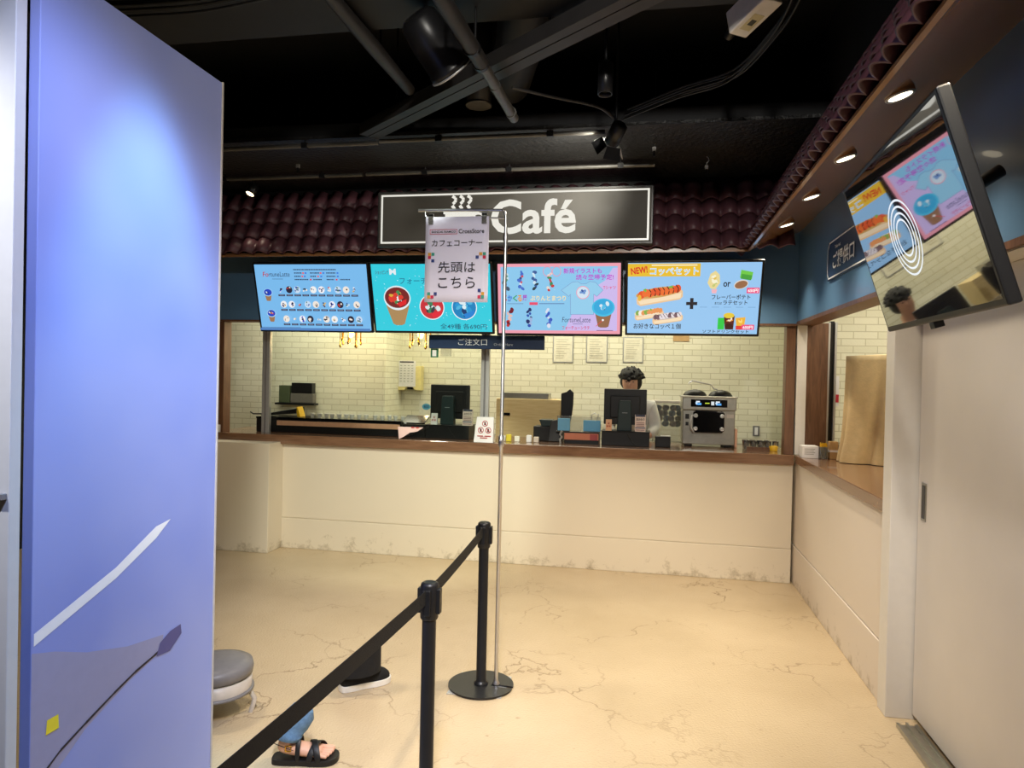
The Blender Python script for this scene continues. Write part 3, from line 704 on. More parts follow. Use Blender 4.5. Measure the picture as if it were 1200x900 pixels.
# side screen: dark glossy glass; the glowing rings are a painted-in reflection
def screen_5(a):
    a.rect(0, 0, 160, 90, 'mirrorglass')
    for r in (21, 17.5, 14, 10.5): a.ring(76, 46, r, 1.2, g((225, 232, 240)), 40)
t = make_screen('glossy black screen with painted reflection of white rings, hung tilted from the navy wall', (.787, 2.388, 1.969), .312, -1.607, screen_5, name='wall_screen', group=None)
MB().box(-.06, -.02, .0, .03, -SH / 2 - .04, -SH / 2 - .02, 'blk').build('sensor', t, .002)
for ch in t.children:
    if ch.name.startswith('mount_arm'):
        ch.data = MB().box(-.12, .12, .061, .075, -.12, .12, 'blkm').cyl((0, .07, .0), (0, .285, .09), .02, 'blkm').data if False else ch.data
MB().cyl((0, .14, .055), (0, .30, .10), .02, 'blkm').build('wall_arm', t)

# navy plaque on the side fascia
t = thing('navy_plaque', 'navy plaque with white outline and Japanese lettering on the side fascia', 'sign', (1.099, 4.0, 2.245), None, (0, 0, -pi / 2))
a = Art(1.3, .235, 130, 23.5, (0, -.0005, 0)); pp = [(-1, 1.5), (1.5, -1), (128.5, -1), (131, 1.5), (131, 22), (128.5, 24.5), (1.5, 24.5), (-1, 22)]
pn = MB().box(-.64, .64, -.014, 0, -.1175, .1175, 'navyp').build('plate', t, .004)
a = Art(1.28, .235, 128, 23.5, (0, -.0145, 0))
a.line([(1.5, 4), (4, 1), (124, 1), (126.5, 4), (126.5, 19.5), (124, 22.5), (4, 22.5), (1.5, 19.5), (1.5, 4)], .8, ink((240, 244, 248)))
a.text('Take out', 18, 4.5, 30, 6.5, ink((240, 244, 248)), .01); a.text('ご提供口', 14, 8.5, 58, 18.5, ink((246, 248, 250)), .02); a.build('lettering', pn)

# downlights
for i, (x, y, z) in enumerate(((.807, 2.546, 2.470), (.817, 3.235, 2.475), (.825, 3.903, 2.479), (.831, 4.587, 2.482), (.835, 5.20, 2.484), (.80, 1.86, 2.466))):
    nm = ['nearest the hanging side screen top', 'second along from the side screen', 'in the middle of the timber soffit row', 'second from the inner corner', 'closest to the inner corner of the roofs', 'above and before the side screen'][i]
    t = thing('downlight', 'round recessed downlight in the timber soffit, ' + nm, 'light', (x, y, z - .012), 'soffit downlights', (0, -.27, 0))
    MB().lathe([(.036, -.002), (.044, -.006), (.047, -.001), (.047, .004)], (0, 0, 0), 'alu', 24).build('ring', t); MB().lathe([(.0475, .0), (.0475, .018)], (0, 0, 0), 'soffit', 24).build('collar', t)
    MB().lathe([(.0, -.003), (.036, -.003)], (0, 0, 0), glow((255, 236, 200), 6), 24).build('lamp', t)

# hanging order sign
t = thing('order_sign', 'navy hanging bar sign with white Japanese order lettering', 'sign', (-1.25, 5.50, 1.77))
pn = MB().box(-.47, .47, -.012, .012, -.055, .055, 'navyp').build('panel', t, .006)
a = Art(.94, .11, 135, 17, (0, -.0125, 0)); a.text('ご注文口', 35, 4.2, 69, 12.6, ink((236, 240, 244)), .004); a.text('Order Here', 77, 9.5, 99, 12.6, ink((190, 198, 208)), 0); a.build('lettering', pn)
for x in (-.4, .4): MB().cyl((x, 0, .055), (x, 0, .165), .004, 'chrome', n=8).build('hanging_rod', t)

# ------------------------------------------------------------------ things on the back counter
WT = .9655
t = thing('acrylic_screen', 'clear acrylic screen between two aluminium posts on the back counter', 'screen', (-2.28, 5.70, WT))
MB().box(-.94, .94, -.003, .003, .02, .93, 'pane').build('pane', t)
for x in (-.975, .985): MB().box(x - .035, x + .035, -.02, .02, 0, .955, 'alu').box(x - .008, x + .008, -.024, -.02, 0, .955, 'greyplastic').build('post', t, .002)

t = thing('topping_case', 'long low black topping case with copper band on the counter left end', 'case', (-2.69, 5.85, WT))
MB().box(-.70, .655, -.08, .22, 0, .115, 'blk').build('body', t, .004)
MB().box(-.50, .64, -.086, -.08, .062, .105, 'copper').build('copper_band', t, .002)
MB().box(-.70, .655, -.09, .22, .116, .135, 'blkg').build('lid', t, .004)
for k in range(14):
    x = -2.69 - .20 + k * .062 + (.03 if k > 8 else 0)
    o = MB().lathe([(.014, 0), (.021, .034), (.022, .038), (0, .038)], (x, 5.84 + .012 * (k % 3), WT + .1365), 'rubber', 12).build('small_cup')
    tag(o, 'small white cup in the row standing on the black topping case', 'cup', 'white cups on the topping case')
t = thing('slanted_tray', 'dark slanted tray propped on the left end of the topping case', 'tray', (-3.17, 5.87, WT + .137))
MB().hexa([(-.2, -.06, .0), (.14, -.06, .03), (.14, .10, .03), (-.2, .10, .0), (-.2, -.06, .012), (.14, -.06, .075), (.14, .1, .09), (-.2, .1, .012)], 'blk').build('tray', t, .004)
MB().hexa([(.145, -.05, .0), (.175, -.05, .0), (.175, .05, .0), (.145, .05, .0), (.13, -.05, .08), (.145, -.05, .09), (.145, .05, .09), (.13, .05, .08)], 'yellow').build('handle', t, .003)
MB().tube([(-.34, 0, .03), (-.31, 0, .012), (-.2, 0, .014)], .006, 'blk').build('tongs', t)

t = thing('paper_flyer', 'pink and white paper flyer hanging off the counter beside the card terminal', 'flyer', (-1.90, 5.64, WT))
q = MB(); q.add([(-.11, -.03, .10), (.11, -.03, .10), (.06, -.04, .065), (.0, -.05, .055), (-.05, -.06, .02), (-.09, -.06, .0)], [(0, 5, 4, 3, 2, 1)], ink((240, 206, 200))).build('sheet', t).modifiers.new('t', 'SOLIDIFY').thickness = .002
a = Art(.2, .05, 20, 5, (0, -.034, .085)); a.ell(12, 1.5, 1.5, .8, ink((210, 80, 80))); a.ell(16, 1.4, 1.5, .7, ink((210, 90, 80))); a.build('print', t)
t = thing('card_terminal', 'black slanted card terminal beside the first cash register', 'terminal', (-1.925, 5.78, WT))
MB().box(-.10, .10, -.02, .12, 0, .11, 'blk').build('stand', t, .003)
MB().hexa([(-.10, -.03, .115), (.10, -.03, .115), (.10, .11, .17), (-.10, .11, .17), (-.10, -.034, .127), (.10, -.034, .127), (.10, .106, .184), (-.10, .106, .184)], 'blkg').build('terminal', t, .003)
MB().box(-.08, -.06, -.036, -.033, .117, .127, ink((210, 210, 216))).build('label', t)

def register(label, x, y, brand_u):
    t = thing('cash_register', label, 'cash register', (x, y, WT), 'cash registers')
    MB().box(-.18, .20, -.03, .18, 0, .112, 'blk').box(-.185, .205, -.04, .19, .112, .118, 'blk').build('cash_drawer', t, .004)
    m = MB(); m.prism([(-.062, .118), (.058, .118), (.05, .345), (.044, .362), (-.042, .362), (-.05, .345)], .0, .07, 'teal'); m.build('stand', t, .006)
    m = MB().box(-.172, .172, .075, .105, .165, .455, 'blk').box(-.12, .12, .060, .075, .22, .40, 'blk'); mon = m.build('monitor', t, .006)
    a = Art(.05, .012, 50, 12, (0, -.001, .265)); a.text('TOSHIBA' if False else 'partner', 5, 2, 45, 10, ink((170, 176, 180)), .01) if False else a.rect(4, 4, 46, 9, ink((150, 156, 160))); a.build('badge', mon)
    MB().tube([(.02, -.045, .105), (.05, -.05, .06), (.09, -.045, .01)], .003, 'blk').build('cable', t)
    return t
register('black cash register with monitor back turned, beside the thin sign pole', -1.635, 5.77, 0)
register('black cash register with monitor back turned, in front of the cashier', -.155, 5.77, 0)
def card(name, label, x, y, z, w, h, lines, base=None, group='price cards'):
    t = thing(name, label, 'card', (x, y, z), group)
    MB().hexa([(-w / 2, -.002, 0), (w / 2, -.002, 0), (w / 2, .03, 0), (-w / 2, .03, 0), (-w / 2, .018, h), (w / 2, .018, h), (w / 2, .021, h), (-w / 2, .021, h)], base or 'paper').build('stand', t)
    a = Art(w, h, 100, 100 * h / w, (0, 0, h / 2))
    lines(a, 100 * h / w)
    for i, v in enumerate(a.v): a.v[i] = (v[0], -.004 + .02 * v[2] / h + v[1], v[2])
    a.build('print', t)
def tall_lines(a, V):
    a.rect(5, 0, 95, V * .12, ink((60, 66, 90)))
    a.text('おかわり', 12, V * .2, 88, V * .36, ink((40, 34, 36)), .02)
    for k in range(3): a.rect(12, V * (.46 + k * .09), 88, V * (.50 + k * .09), ink((150, 110, 106)))
    a.rect(5, V * .74, 95, V * .80, ink((70, 80, 120))); a.rect(10, V * .88, 90, V * .92, ink((160, 120, 116)))
pinkc = mat('pink_card', (236, 214, 204), .6)
card('price_card', 'tall pink price card with dark heading beside the first register stand', -1.45, 5.735, WT + .119, .085, .135, tall_lines, pinkc)
card('price_card', 'tall pink price card with dark heading beside the second register stand', -.03, 5.735, WT + .119, .085, .135, tall_lines, pinkc)
def stamp_lines(a, V):
    for u, v in ((50, V * .35), (30, V * .6), (68, V * .6)): a.ring(u, v, 16, 5, ink((200, 60, 56)), 20); a.ell(u, v, 7, 7, ink((120, 60, 50)))
card('small_card', 'small white card with red marks beside the card terminal', -1.74, 5.735, WT + .119, .055, .095, stamp_lines)
card('small_card', 'small orange card with red mark on the cashier side register drawer', -.28, 5.735, WT + .119, .048, .09, stamp_lines, mat('orange_card', (230, 180, 140), .6))
# no-phone notice
t = thing('table_notice', 'white stand-up notice with three red prohibition circles behind the sign pole', 'notice', (-1.27, 5.585, WT))
MB().hexa([(-.082, -.02, 0), (.078, -.02, 0), (.078, .05, 0), (-.082, .05, 0), (-.065, .012, .205), (.075, .012, .205), (.075, .018, .205), (-.065, .018, .205)], 'paper').build('stand', t, .002)
a = Art(.15, .205, 75, 100, (.003, 0, .1025))
rd = ink((176, 46, 52)); kk = ink((50, 46, 50))
for u, v in ((39, 26), (23, 52), (54, 52)):
    a.ring(u, v, 12, 2.6, rd); a.rect(u - 3.5, v - 6, u + 3.5, v + 6, kk); a.line([(u - 8, v - 8), (u + 8, v + 8)], 2.2, rd)
for u0, u1, v in ((10, 34, 73), (40, 66, 73), (22, 52, 80)): a.rect(u0, v, u1, v + 3.5, rd)
for i, v in enumerate(a.v): a.v[i] = (v[0], -.0225 + .032 * v[2] / .205 + v[1], v[2])
a.build('print', t)

# between the registers
t = thing('plywood_box', 'large pale plywood box with dark slot behind the counter', 'box', (-1.09, 6.82, .886))
MB().box(-.34, .34, -.02, .32, 0, .40, 'ply').build('body', t, .003)
MB().box(-.30, -.2, -.024, -.019, .235, .262, 'blkg').build('hand_slot', t)
o = MB().box(-1.66, -1.20, 6.83, 7.05, 1.2875, 1.345, 'steel').build('steel_tray', None, .003); tag(o, 'long steel tray lying on top of the pale plywood box', 'tray')
o.data.transform(Matrix.Translation((.28, 0, 0)))
t = thing('receipt_printer', 'black receipt printer box on the counter between the registers', 'printer', (-.79, 5.92, WT))
MB().box(-.125, .03, -.03, .15, 0, .125, 'blk').build('body', t, .006)
MB().hexa([(.0, -.05, 0), (.13, -.05, 0), (.13, .12, 0), (.0, .12, 0), (.02, -.02, .17), (.11, -.02, .19), (.11, .12, .19), (.02, .12, .17)], 'blk').build('front_box', t, .006)
MB().hexa([(-.06, -.02, .126), (.06, -.02, .126), (.06, .12, .126), (-.06, .12, .126), (-.08, -.02, .18), (.03, -.02, .18), (.03, .12, .18), (-.08, .12, .18)], 'teal').build('lid', t, .004)
t = thing('customer_display', 'tall narrow dark display seen edge-on between the registers', 'display', (-.655, 6.10, WT))
MB().box(-.02, .02, -.02, .06, 0, .16, 'blk').build('foot', t, .004)
MB().prism([(-.055, .15), (.035, .17), (.05, .30), (.052, .41), (.02, .44), (-.01, .415), (-.055, .40)], -.01, .02, 'blk').build('panel', t, .006)
t = thing('acrylic_tray', 'clear tray stand with blue packets and pink leaflet left of the second register', 'stand', (-.512, 5.82, WT))
MB().box(-.13, .15, -.02, .0, .0, .095, 'blk').box(-.13, .15, -.024, -.02, .03, .085, ink((224, 140, 110))).box(.08, .14, -.026, -.024, .03, .08, ink((190, 90, 90))).build('leaflet_box', t, .003)
MB().box(.02, .16, .01, .04, .10, .19, ink((110, 180, 224))).build('packet', t, .003); MB().box(-.19, -.09, .01, .04, .10, .20, ink((120, 186, 226))).build('packet', t, .003)
MB().box(-.2, .16, .0, .05, .09, .1, 'clear').box(-.2, .16, .045, .05, .1, .22, 'clear').build('clear_shelf', t, .002)
MB().tube([(-.16, -.03, 0), (-.165, -.03, .03), (-.15, -.03, .05), (-.165, -.03, .07), (-.15, -.03, .10)], .009, 'alu').build('spring_pen', t)
t = thing('countertop_cups', 'row of small white packets lying on the counter before the plywood box', 'packets', (-1.03, 5.75, WT))
for k, (x, c) in enumerate(((-.12, (246, 244, 236)), (-.07, (226, 206, 60)), (.0, (240, 238, 220)), (.10, (246, 246, 246)), (.16, (226, 214, 200)))):
    MB().box(x - .02, x + .022, 0, .03, 0, .045 + .012 * (k % 2), ink(c)).build('packet', t, .004)
t = thing('pen_cup', 'grey mesh cup of tools beside the second register monitor', 'cup', (-.42, 6.15, WT))
MB().lathe([(.05, 0), (.055, .14), (.05, .138), (.046, .01)], (0, 0, 0), 'greyplastic', 20).build('cup', t)
MB().tube([(-.02, 0, .10), (-.03, 0, .22), (.0, 0, .24), (.015, 0, .22)], .004, 'chrome').tube([(.01, .01, .1), (.03, .01, .23)], .004, 'chrome').build('utensil', t)
t = thing('cube_printer', 'small black cube device right of the second register drawer', 'device', (.15, 5.76, WT))
MB().box(-.06, .06, 0, .11, 0, .085, 'blk').build('body', t, .005); MB().box(-.02, .058, -.004, .06, .086, .092, 'alu').build('paper_slot', t, .002)

# soft-serve machine
t = thing('soft_serve_machine', 'steel soft-serve machine with two black lids on the back counter', 'machine', (.513, 5.93, WT))
MB().box(-.205, .205, .0, .30, .02, .345, 'steel').box(-.185, -.125, .02, .28, 0, .02, 'blk').box(.125, .185, .02, .28, 0, .02, 'blk').build('body', t, .005)
MB().box(-.212, .212, -.03, .305, .30, .40, 'steel').box(-.222, .222, -.035, .31, .40, .412, 'steel').build('head', t, .005)
cp = MB().box(-.145, .14, -.036, -.03, .325, .385, 'blkg').build('control_panel', t, .002)
a = Art(.285, .06, 285, 60, (-.0025, -.0365, .355))
for u in (30, 185): a.rect(u + 10, 12, u + 40, 24, g((230, 236, 244))); a.rect(u + 12, 28, u + 52, 44, g((90, 170, 240))); a.ell(u + 14, 28, 8, 12, g((200, 226, 250)))
a.rect(110, 25, 145, 33, g((200, 220, 60))); a.rect(158, 14, 182, 44, g((214, 220, 224))); a.build('indicator', cp)
m = MB(); m.prism([(-.125, .135), (-.105, .118), (.10, .118), (.12, .135), (.12, .28), (.10, .295), (-.105, .295), (-.125, .28)], -.035, .0, 'blkg'); dd = m.build('dispenser_door', t, .006)
for x in (-.105, .10):
    for z in (.15, .225 + .03): MB().lathe([(.017, 0), (.017, .012), (.009, .016), (.007, .012)], (x, -.036, z), 'chrome', 16, True, Matrix.Rotation(pi / 2, 3, 'X')).build('knob', dd)
MB().tube([(-.10, -.05, .26), (-.135, -.06, .255), (-.145, -.06, .20), (-.14, -.06, .15), (-.12, -.055, .125)], .007, 'alu').build('lever', t)
MB().box(-.185, -.155, -.004, .0, .225, .265, 'blk').box(-.182, -.158, -.004, 0, .17, .20, 'blk').box(.14, .195, -.004, 0, .24, .27, 'palegrey').build('vent_label', t)
for x in (-.105, .10): MB().lathe([(.096, .413), (.094, .422), (.075, .445), (.045, .458), (.012, .464), (0, .464)], (x, .13, 0), 'blk', 28).build('lid', t)
o = MB().tube([(-.155, .06, .52), (-.135, .06, .535), (.02, .08, .505), (.045, .09, .47), (.07, .09, .468)], .006, 'chrome').tube([(-.16, .06, .505), (-.155, .06, .52)], .004, 'chrome').build('stirring_rod', None, 0, 2, (.513, 5.93, WT))
tag(o, 'bent chrome rod lying across the lids of the soft-serve machine', 'rod')
o = MB().box(.722, .742, 5.96, 6.2, WT, WT + .15, 'copper').build('wooden_board', None, .003); tag(o, 'narrow wooden board standing against the side of soft-serve machine', 'board')
# clear bin on the rear counter
t = thing('clear_bin', 'clear plastic bin with dark pods behind the cashier shoulder', 'bin', (.22, 6.84, .886))
MB().box(-.14, .14, 0, .005, .0, .40, 'clear').box(-.14, -.135, 0, .25, 0, .40, 'clear').box(.135, .14, 0, .25, 0, .40, 'clear').box(-.15, .15, -.01, .26, .40, .42, 'palegrey').build('tub', t, .003)
for k in range(16):
    c = random.choice([(60, 70, 90), (120, 100, 90), (200, 160, 130), (80, 80, 100), (90, 150, 210)])
    MB().ellipsoid((-.09 + .06 * (k % 4) + .01 * (k % 3), .06 + .02 * (k % 2), .20 + .05 * (k // 4)), (.034, .03, .03), ink(c), 10, 6).build('pod', t)
# clear cups by the jamb
for k in range(9):
    x = .80 + (k % 5) * .055; y = 5.86 + (k // 5) * .07
    o = MB().lathe([(.018, 0), (.024, .07), (.026, .072), (.022, .072), (.016, .004)], (x, y, WT), 'clear', 14).build('plastic_cup')
    tag(o, 'small clear plastic cup in the cluster near the right jamb', 'cup', 'clear cups by the right jamb')
o = MB().box(.80, .98, 5.82, 5.835, WT, WT + .025, 'walnut').build('brown_stick_tray'); tag(o, 'thin dark brown tray before the clear cups', 'tray')
o = MB().lathe([(.03, 0), (.034, .035), (.02, .04), (0, .04)], (1.0, 5.825, WT), 'yellow', 16).build('yellow_lid'); tag(o, 'small yellow tub beside the clear cups near the right jamb', 'tub')

# ------------------------------------------------------------------ kitchen wall things
def wall_paper(label, x0, x1, z0, z1):
    t = thing('wall_notice', label, 'notice', ((x0 + x1) / 2, 7.398, (z0 + z1) / 2), 'papers on the brick wall')
    w, h = x1 - x0, z1 - z0
    MB().box(-w / 2, w / 2, -.006, 0, -h / 2, h / 2, 'alu').build('frame', t, .001)
    a = Art(w - .02, h - .02, 80, 100, (0, -.0065, 0)); a.rect(0, 0, 80, 100, mat('pale_notice', (232, 228, 208), .6)); rr = random.Random(int(x0 * 99))
    for v in range(12, 90, 9): a.rect(10, v, rr.uniform(40, 70), v + 2.4, ink((196, 190, 170)))
    a.build('sheet', t)
wall_paper('pale framed notice on the brick wall nearest the hanging order sign', -.96, -.745, 1.66, 1.946)
wall_paper('pale framed notice on the brick wall, middle one of three', -.611, -.39, 1.667, 1.95)
wall_paper('pale framed notice on the brick wall nearest the soft-serve machine', -.233, -.025, 1.673, 1.937)
t = thing('paper_dispenser', 'cream towel dispenser with a printed sheet on the brick wall', 'dispenser', (-2.49, 7.39, 1.33))
m = MB(); m.prism([(-.155, 0), (-.06, .0), (-.03, .04), (.03, .04), (.06, 0), (.125, 0), (.125, .265), (-.155, .24)], -.10, 0, 'beigeplastic'); db = m.build('body', t, .005)
MB().box(-.03, .03, -.09, -.02, .01, .035, 'blkg').build('slot', db)
a = Art(.19, .28, 68, 100, (-.03, -.103, .18)); a.rect(0, 0, 68, 100, 'paper'); a.rect(4, 3, 60, 8, ink((40, 40, 44)))
for r in range(7):
    for k in range(4): a.rect(6 + k * 15, 18 + r * 10, 14 + k * 15, 21 + r * 10, ink((170, 176, 170)))
a.build('sheet', t)
o = MB().box(1.068, 1.133, 7.39, 7.399, .962, 1.065, 'greyplastic').build('wall_outlet', None, .003); tag(o, 'grey wall outlet on the brick wall above the clear cups', 'outlet')
MB().box(1.085, 1.116, 7.386, 7.39, .975, 1.05, 'paper').build('switch_plate', o)
t = thing('round_sticker', 'blue round sticker on a white card low on the brick wall', 'sticker', (-2.33, 7.396, 1.155))  # sticker and its card lie flat on the wall
MB().box(-.08, .06, -.003, 0, -.12, .06, mat('pale_card', (236, 234, 220), .6)).build('card', t); a = Art(.1, .07, 100, 70, (0, -.004, 0)); a.ell(50, 35, 48, 34, ink((90, 170, 210))); a.text('eco', 22, 20, 78, 50, ink((30, 80, 130)), .03); a.build('print', t)
t = thing('small_tag', 'small green and white tag just under the hanging order sign', 'tag', (-1.68, 5.52, 1.665))
MB().box(-.032, .032, -.003, .003, -.022, .05, mat('green_card', (40, 110, 80), .6)).box(-.018, .016, -.005, -.003, -.012, .038, 'paper').build('card', t)
MB().box(.05, .14, -.003, .003, -.01, .05, 'clear').build('clear_tag', t)
o = MB().box(.27, .43, 7.39, 7.4, 1.90, 1.955, 'kraft').build('small_tag'); tag(o, 'small brown wooden tag high on the brick wall under the last menu screen', 'tag')  # tag fixed flat to the brick, not hung
t = thing('wall_shelf', 'small dark framed shelf with boxes on the left brick wall', 'shelf', (-3.56, 6.88, 1.18))
MB().box(-.22, .22, -.10, .0, -.02, .0, 'blk').build('shelf', t, .002)
MB().box(-.18, -.06, -.09, -.01, .001, .18, mat('olive_box', (74, 84, 60), .6)).build('box', t, .004); MB().box(-.05, .20, -.09, -.01, .001, .10, mat('grey_box', (110, 106, 100), .6)).box(-.04, .19, -.09, -.01, .10, .21, 'blk').build('cabinet', t, .004)
# chandeliers
for x, y, lb in ((-2.83, 6.5, 'gold chandelier with hanging drops glowing under the pale blue menu screen'), (-2.12, 6.5, 'gold chandelier with hanging drops glowing beside the order sign')):
    t = thing('chandelier', lb, 'lamp', (x, y, 1.93), 'gold chandeliers')
    MB().lathe([(.10, .06), (.11, .05), (.10, .04)], (0, 0, 0), 'gold', 20).cyl((0, 0, .06), (0, 0, .57), .006, 'gold').build('hanging_frame', t)
    for k in range(9):
        an = 2 * pi * k / 9; px, py = .10 * cos(an), .10 * sin(an); dz = .03 * (k % 3)
        MB().cyl((px, py, .05), (px, py, -.09 - dz), .005, 'gold', n=8).ellipsoid((px, py, -.105 - dz), (.011, .011, .02), 'gold', 10, 6).build('drop', t)
    MB().ellipsoid((0, 0, -.04), (.03, .03, .045), glow((255, 214, 120), 9), 14, 8).build('bulb', t)

# ------------------------------------------------------------------ side counter things
t = thing('draped_machine', 'tall machine covered with a beige cloth on the side counter', 'machine', (1.60, 5.225, WT), None, (0, 0, -.35))
MB().box(-.14, .2, -.10, .14, 0, .70, 'steel').build('machine_body', t)
q = MB(); nu = 120; nv = 22; vs = []; fs = []
for j in range(nv + 1):
    f = j / nv; z = .735 * (1 - f) + .004
    for i in range(nu):
        an = 2 * pi * i / nu
        ex = .235; ey = .19
        c_, s_ = cos(an), sin(an); k = 1 / (abs(c_) ** 5 + abs(s_) ** 5) ** .2
        fold = (.004 + .022 * f ** 1.5) * sin(an * 9 + 1.3 * sin(an * 2) + 2 * f) + .012 * f * sin(an * 17 + f * 5)
        sp = 1 - .04 * (1 - f) + (.06 * max(0, f - .75) / .25)
        vs.append(((ex * k * c_) * sp + fold * c_, (ey * k * s_) * sp + fold * s_, z + .012 * sin(an + .8) * (1 - f) - (.0 if f < .98 else 0)))
for j in range(nv):
    for i in range(nu): a_ = j * nu + i; b_ = j * nu + (i + 1) % nu; fs.append((a_, b_, b_ + nu, a_ + nu))
vs.append((0, 0, .745)); fs += [((i + 1) % nu, i, len(vs) - 1) for i in range(nu)]
q.add(vs, fs, 'cloth', True).build('cloth_cover', t)
o = MB().box(1.225, 1.245, 5.59, 5.60, 1.30, 1.42, 'paper').build('x')
bpy.data.objects.remove(o)
t = thing('white_box', 'low white printed carton at the corner of the side counter', 'box', (1.155, 5.43, WT)); MB().box(-.035, .075, -.06, .06, 0, .085, 'paper').build('carton', t, .002)
a = Art(.1, .06, 100, 60, (.02, -.0605, .045))
for k in range(4): a.rect(8, 8 + 12 * k, 80 - 9 * (k % 2), 13 + 12 * k, ink((180, 176, 172)))
a.build('print', t)
t = thing('straw_holder', 'clear holder of yellow straws on the side counter', 'holder', (1.258, 5.36, WT))
MB().box(-.025, .025, -.025, .025, 0, .085, 'clear').build('holder', t, .003)
for k in range(12): MB().cyl((-.018 + .012 * (k % 4), -.014 + .013 * (k // 4), .004), (-.018 + .012 * (k % 4), -.014 + .013 * (k // 4), .105 + .004 * (k % 3)), .0042, 'yellow', n=8).build('straw', t)
t = thing('napkin_holder', 'kraft card napkin holder with pale band on the side counter', 'holder', (1.325, 5.375, WT)); MB().box(-.028, .028, -.03, .03, 0, .125, 'kraft').build('holder', t, .003); MB().box(-.0285, .0285, -.0305, .0305, .05, .065, 'paper').build('band', t)
t = thing('stick_holder', 'pale brown box of wooden sticks next to the draped machine', 'holder', (1.392, 5.44, WT)); MB().box(-.032, .03, -.03, .03, 0, .115, 'clear').build('holder', t, .003)
for k in range(8): MB().box(-.024 + .006 * k, -.021 + .006 * k, -.018, .018, .004, .09 + .004 * (k % 3), 'kraft').build('stick', t)
o = MB().box(1.405, 1.44, 5.60, 5.61, 1.33, 1.56, 'paper').box(1.405, 1.44, 5.598, 5.601, 1.36, 1.42, ink((200, 50, 70))).build('paper_card'); 
o.data.transform(Matrix.Translation((0, .115, 0))); tag(o, 'white and red paper card behind the beige draped machine', 'card')  # paper card with nothing built to hold it

# white notice at the left counter end
t = thing('counter_notice', 'small white notice with dark icon at the left counter end', 'notice', (-3.66, 5.56, WT)); MB().hexa([(-.05, -.0, 0), (.05, .0, 0), (.05, .05, 0), (-.05, .05, 0), (-.05, .02, .13), (.05, .02, .13), (.05, .025, .13), (-.05, .025, .13)], 'paper').build('stand', t)
a = Art(.08, .1, 80, 100, (0, 0, .06)); a.rect(20, 20, 58, 70, ink((70, 80, 110))); a.ring(40, 42, 26, 5, ink((150, 60, 60)))
for i, v in enumerate(a.v): a.v[i] = (v[0], -.003 + .02 * v[2] / .13 + v[1], v[2])
a.build('print', t)

# ------------------------------------------------------------------ people
# cashier behind the second register
t = thing('person', 'person in white shirt behind the second cash register looking down', 'person', (-.10, 6.50, 0))
V = [(0, 0, .88, .12, .10), (0, 0, 1.0, .115, .085), (0, -.005, 1.14, .135, .09), (0, -.01, 1.25, .12, .08), (0, -.015, 1.325, .05, .05), (-.02, -.035, 1.375, .05), (-.03, -.06, 1.44, .078, .09), (-.03, -.06, 1.51, .078, .092), (-.03, -.06, 1.565, .05, .06),
     (.15, -.005, 1.265, .055), (.20, -.02, 1.06, .042), (.12, -.17, .995, .032), (.075, -.215, .99, .026),
     (-.15, -.005, 1.265, .055), (-.21, -.02, 1.06, .042), (-.16, -.17, .995, .032), (-.12, -.215, .99, .026),
     (.09, 0, .82, .085), (.10, -.01, .47, .058), (.10, .01, .09, .042), (.10, -.10, .03, .034), (-.09, 0, .82, .085), (-.10, -.01, .47, .058), (-.10, .01, .09, .042), (-.10, -.10, .03, .034)]
E_ = [(0, 1), (1, 2), (2, 3), (3, 4), (4, 5), (5, 6), (6, 7), (7, 8), (3, 9), (9, 10), (10, 11), (11, 12), (3, 13), (13, 14), (14, 15), (15, 16), (0, 17), (17, 18), (18, 19), (19, 20), (0, 21), (21, 22), (22, 23), (23, 24)]
for s_, root in ((1, 12), (-1, 16)):
    for k in range(4):
        bx, by, bz, _ = V[root][:4]; i0 = len(V); dx = (k - 1.5) * .013; ln = (.028, .034, .031, .024)[k]
        V += [(bx + dx, by - .03, bz, .0095), (bx + dx * 1.15, by - .03 - ln, bz - .006, .0085), (bx + dx * 1.2, by - .03 - ln * 1.7, bz - .02, .0075)]; E_ += [(root, i0), (i0, i0 + 1), (i0 + 1, i0 + 2)]
    i0 = len(V); V += [(bx - s_ * .028, by - .012, bz, .0095), (bx - s_ * .040, by - .035, bz - .006, .0085)]; E_ += [(root, i0), (i0, i0 + 1)]
skin('body', V, E_, 'skin', t)
hr = MB(); hr.M = Matrix.Translation((-.03, -.045, 1.505)) @ Matrix.Rotation(R(14), 4, 'X'); hr.ellipsoid((0, .005, .01), (.102, .112, .095), 'hair', 24, 12, .05, pi / 2); hr.ellipsoid((0, .045, -.035), (.095, .075, .09), 'hair', 20, 10); hr.ellipsoid((.055, .01, -.03), (.05, .07, .075), 'hair', 16, 8); 
for k in range(26):
    an = k * 2.4; ph = .15 + 1.2 * ((k * 7) % 26) / 26; d_ = Vector((cos(an) * cos(ph), sin(an) * cos(ph), sin(ph)))
    hr.tube([Vector((0, .005, .0)) + Vector((d_.x * .09, d_.y * .10, d_.z * .085)), Vector((0, .005, .0)) + Vector((d_.x * .112 + .008, d_.y * .122, d_.z * .104 + .004)), Vector((d_.x * .118 + .016, d_.y * .13, d_.z * .108 - .006))], [.022, .016, .003], 'hair', 7)
hr.build('hair', t)
MB().ellipsoid((-.031, -.146, 1.452), (.011, .016, .018), 'skin', 12, 8).build('nose', t)
for x in (-.062, -.004): MB().ellipsoid((x, -.135, 1.478), (.009, .006, .004), 'hair', 10, 6).build('eye', t)
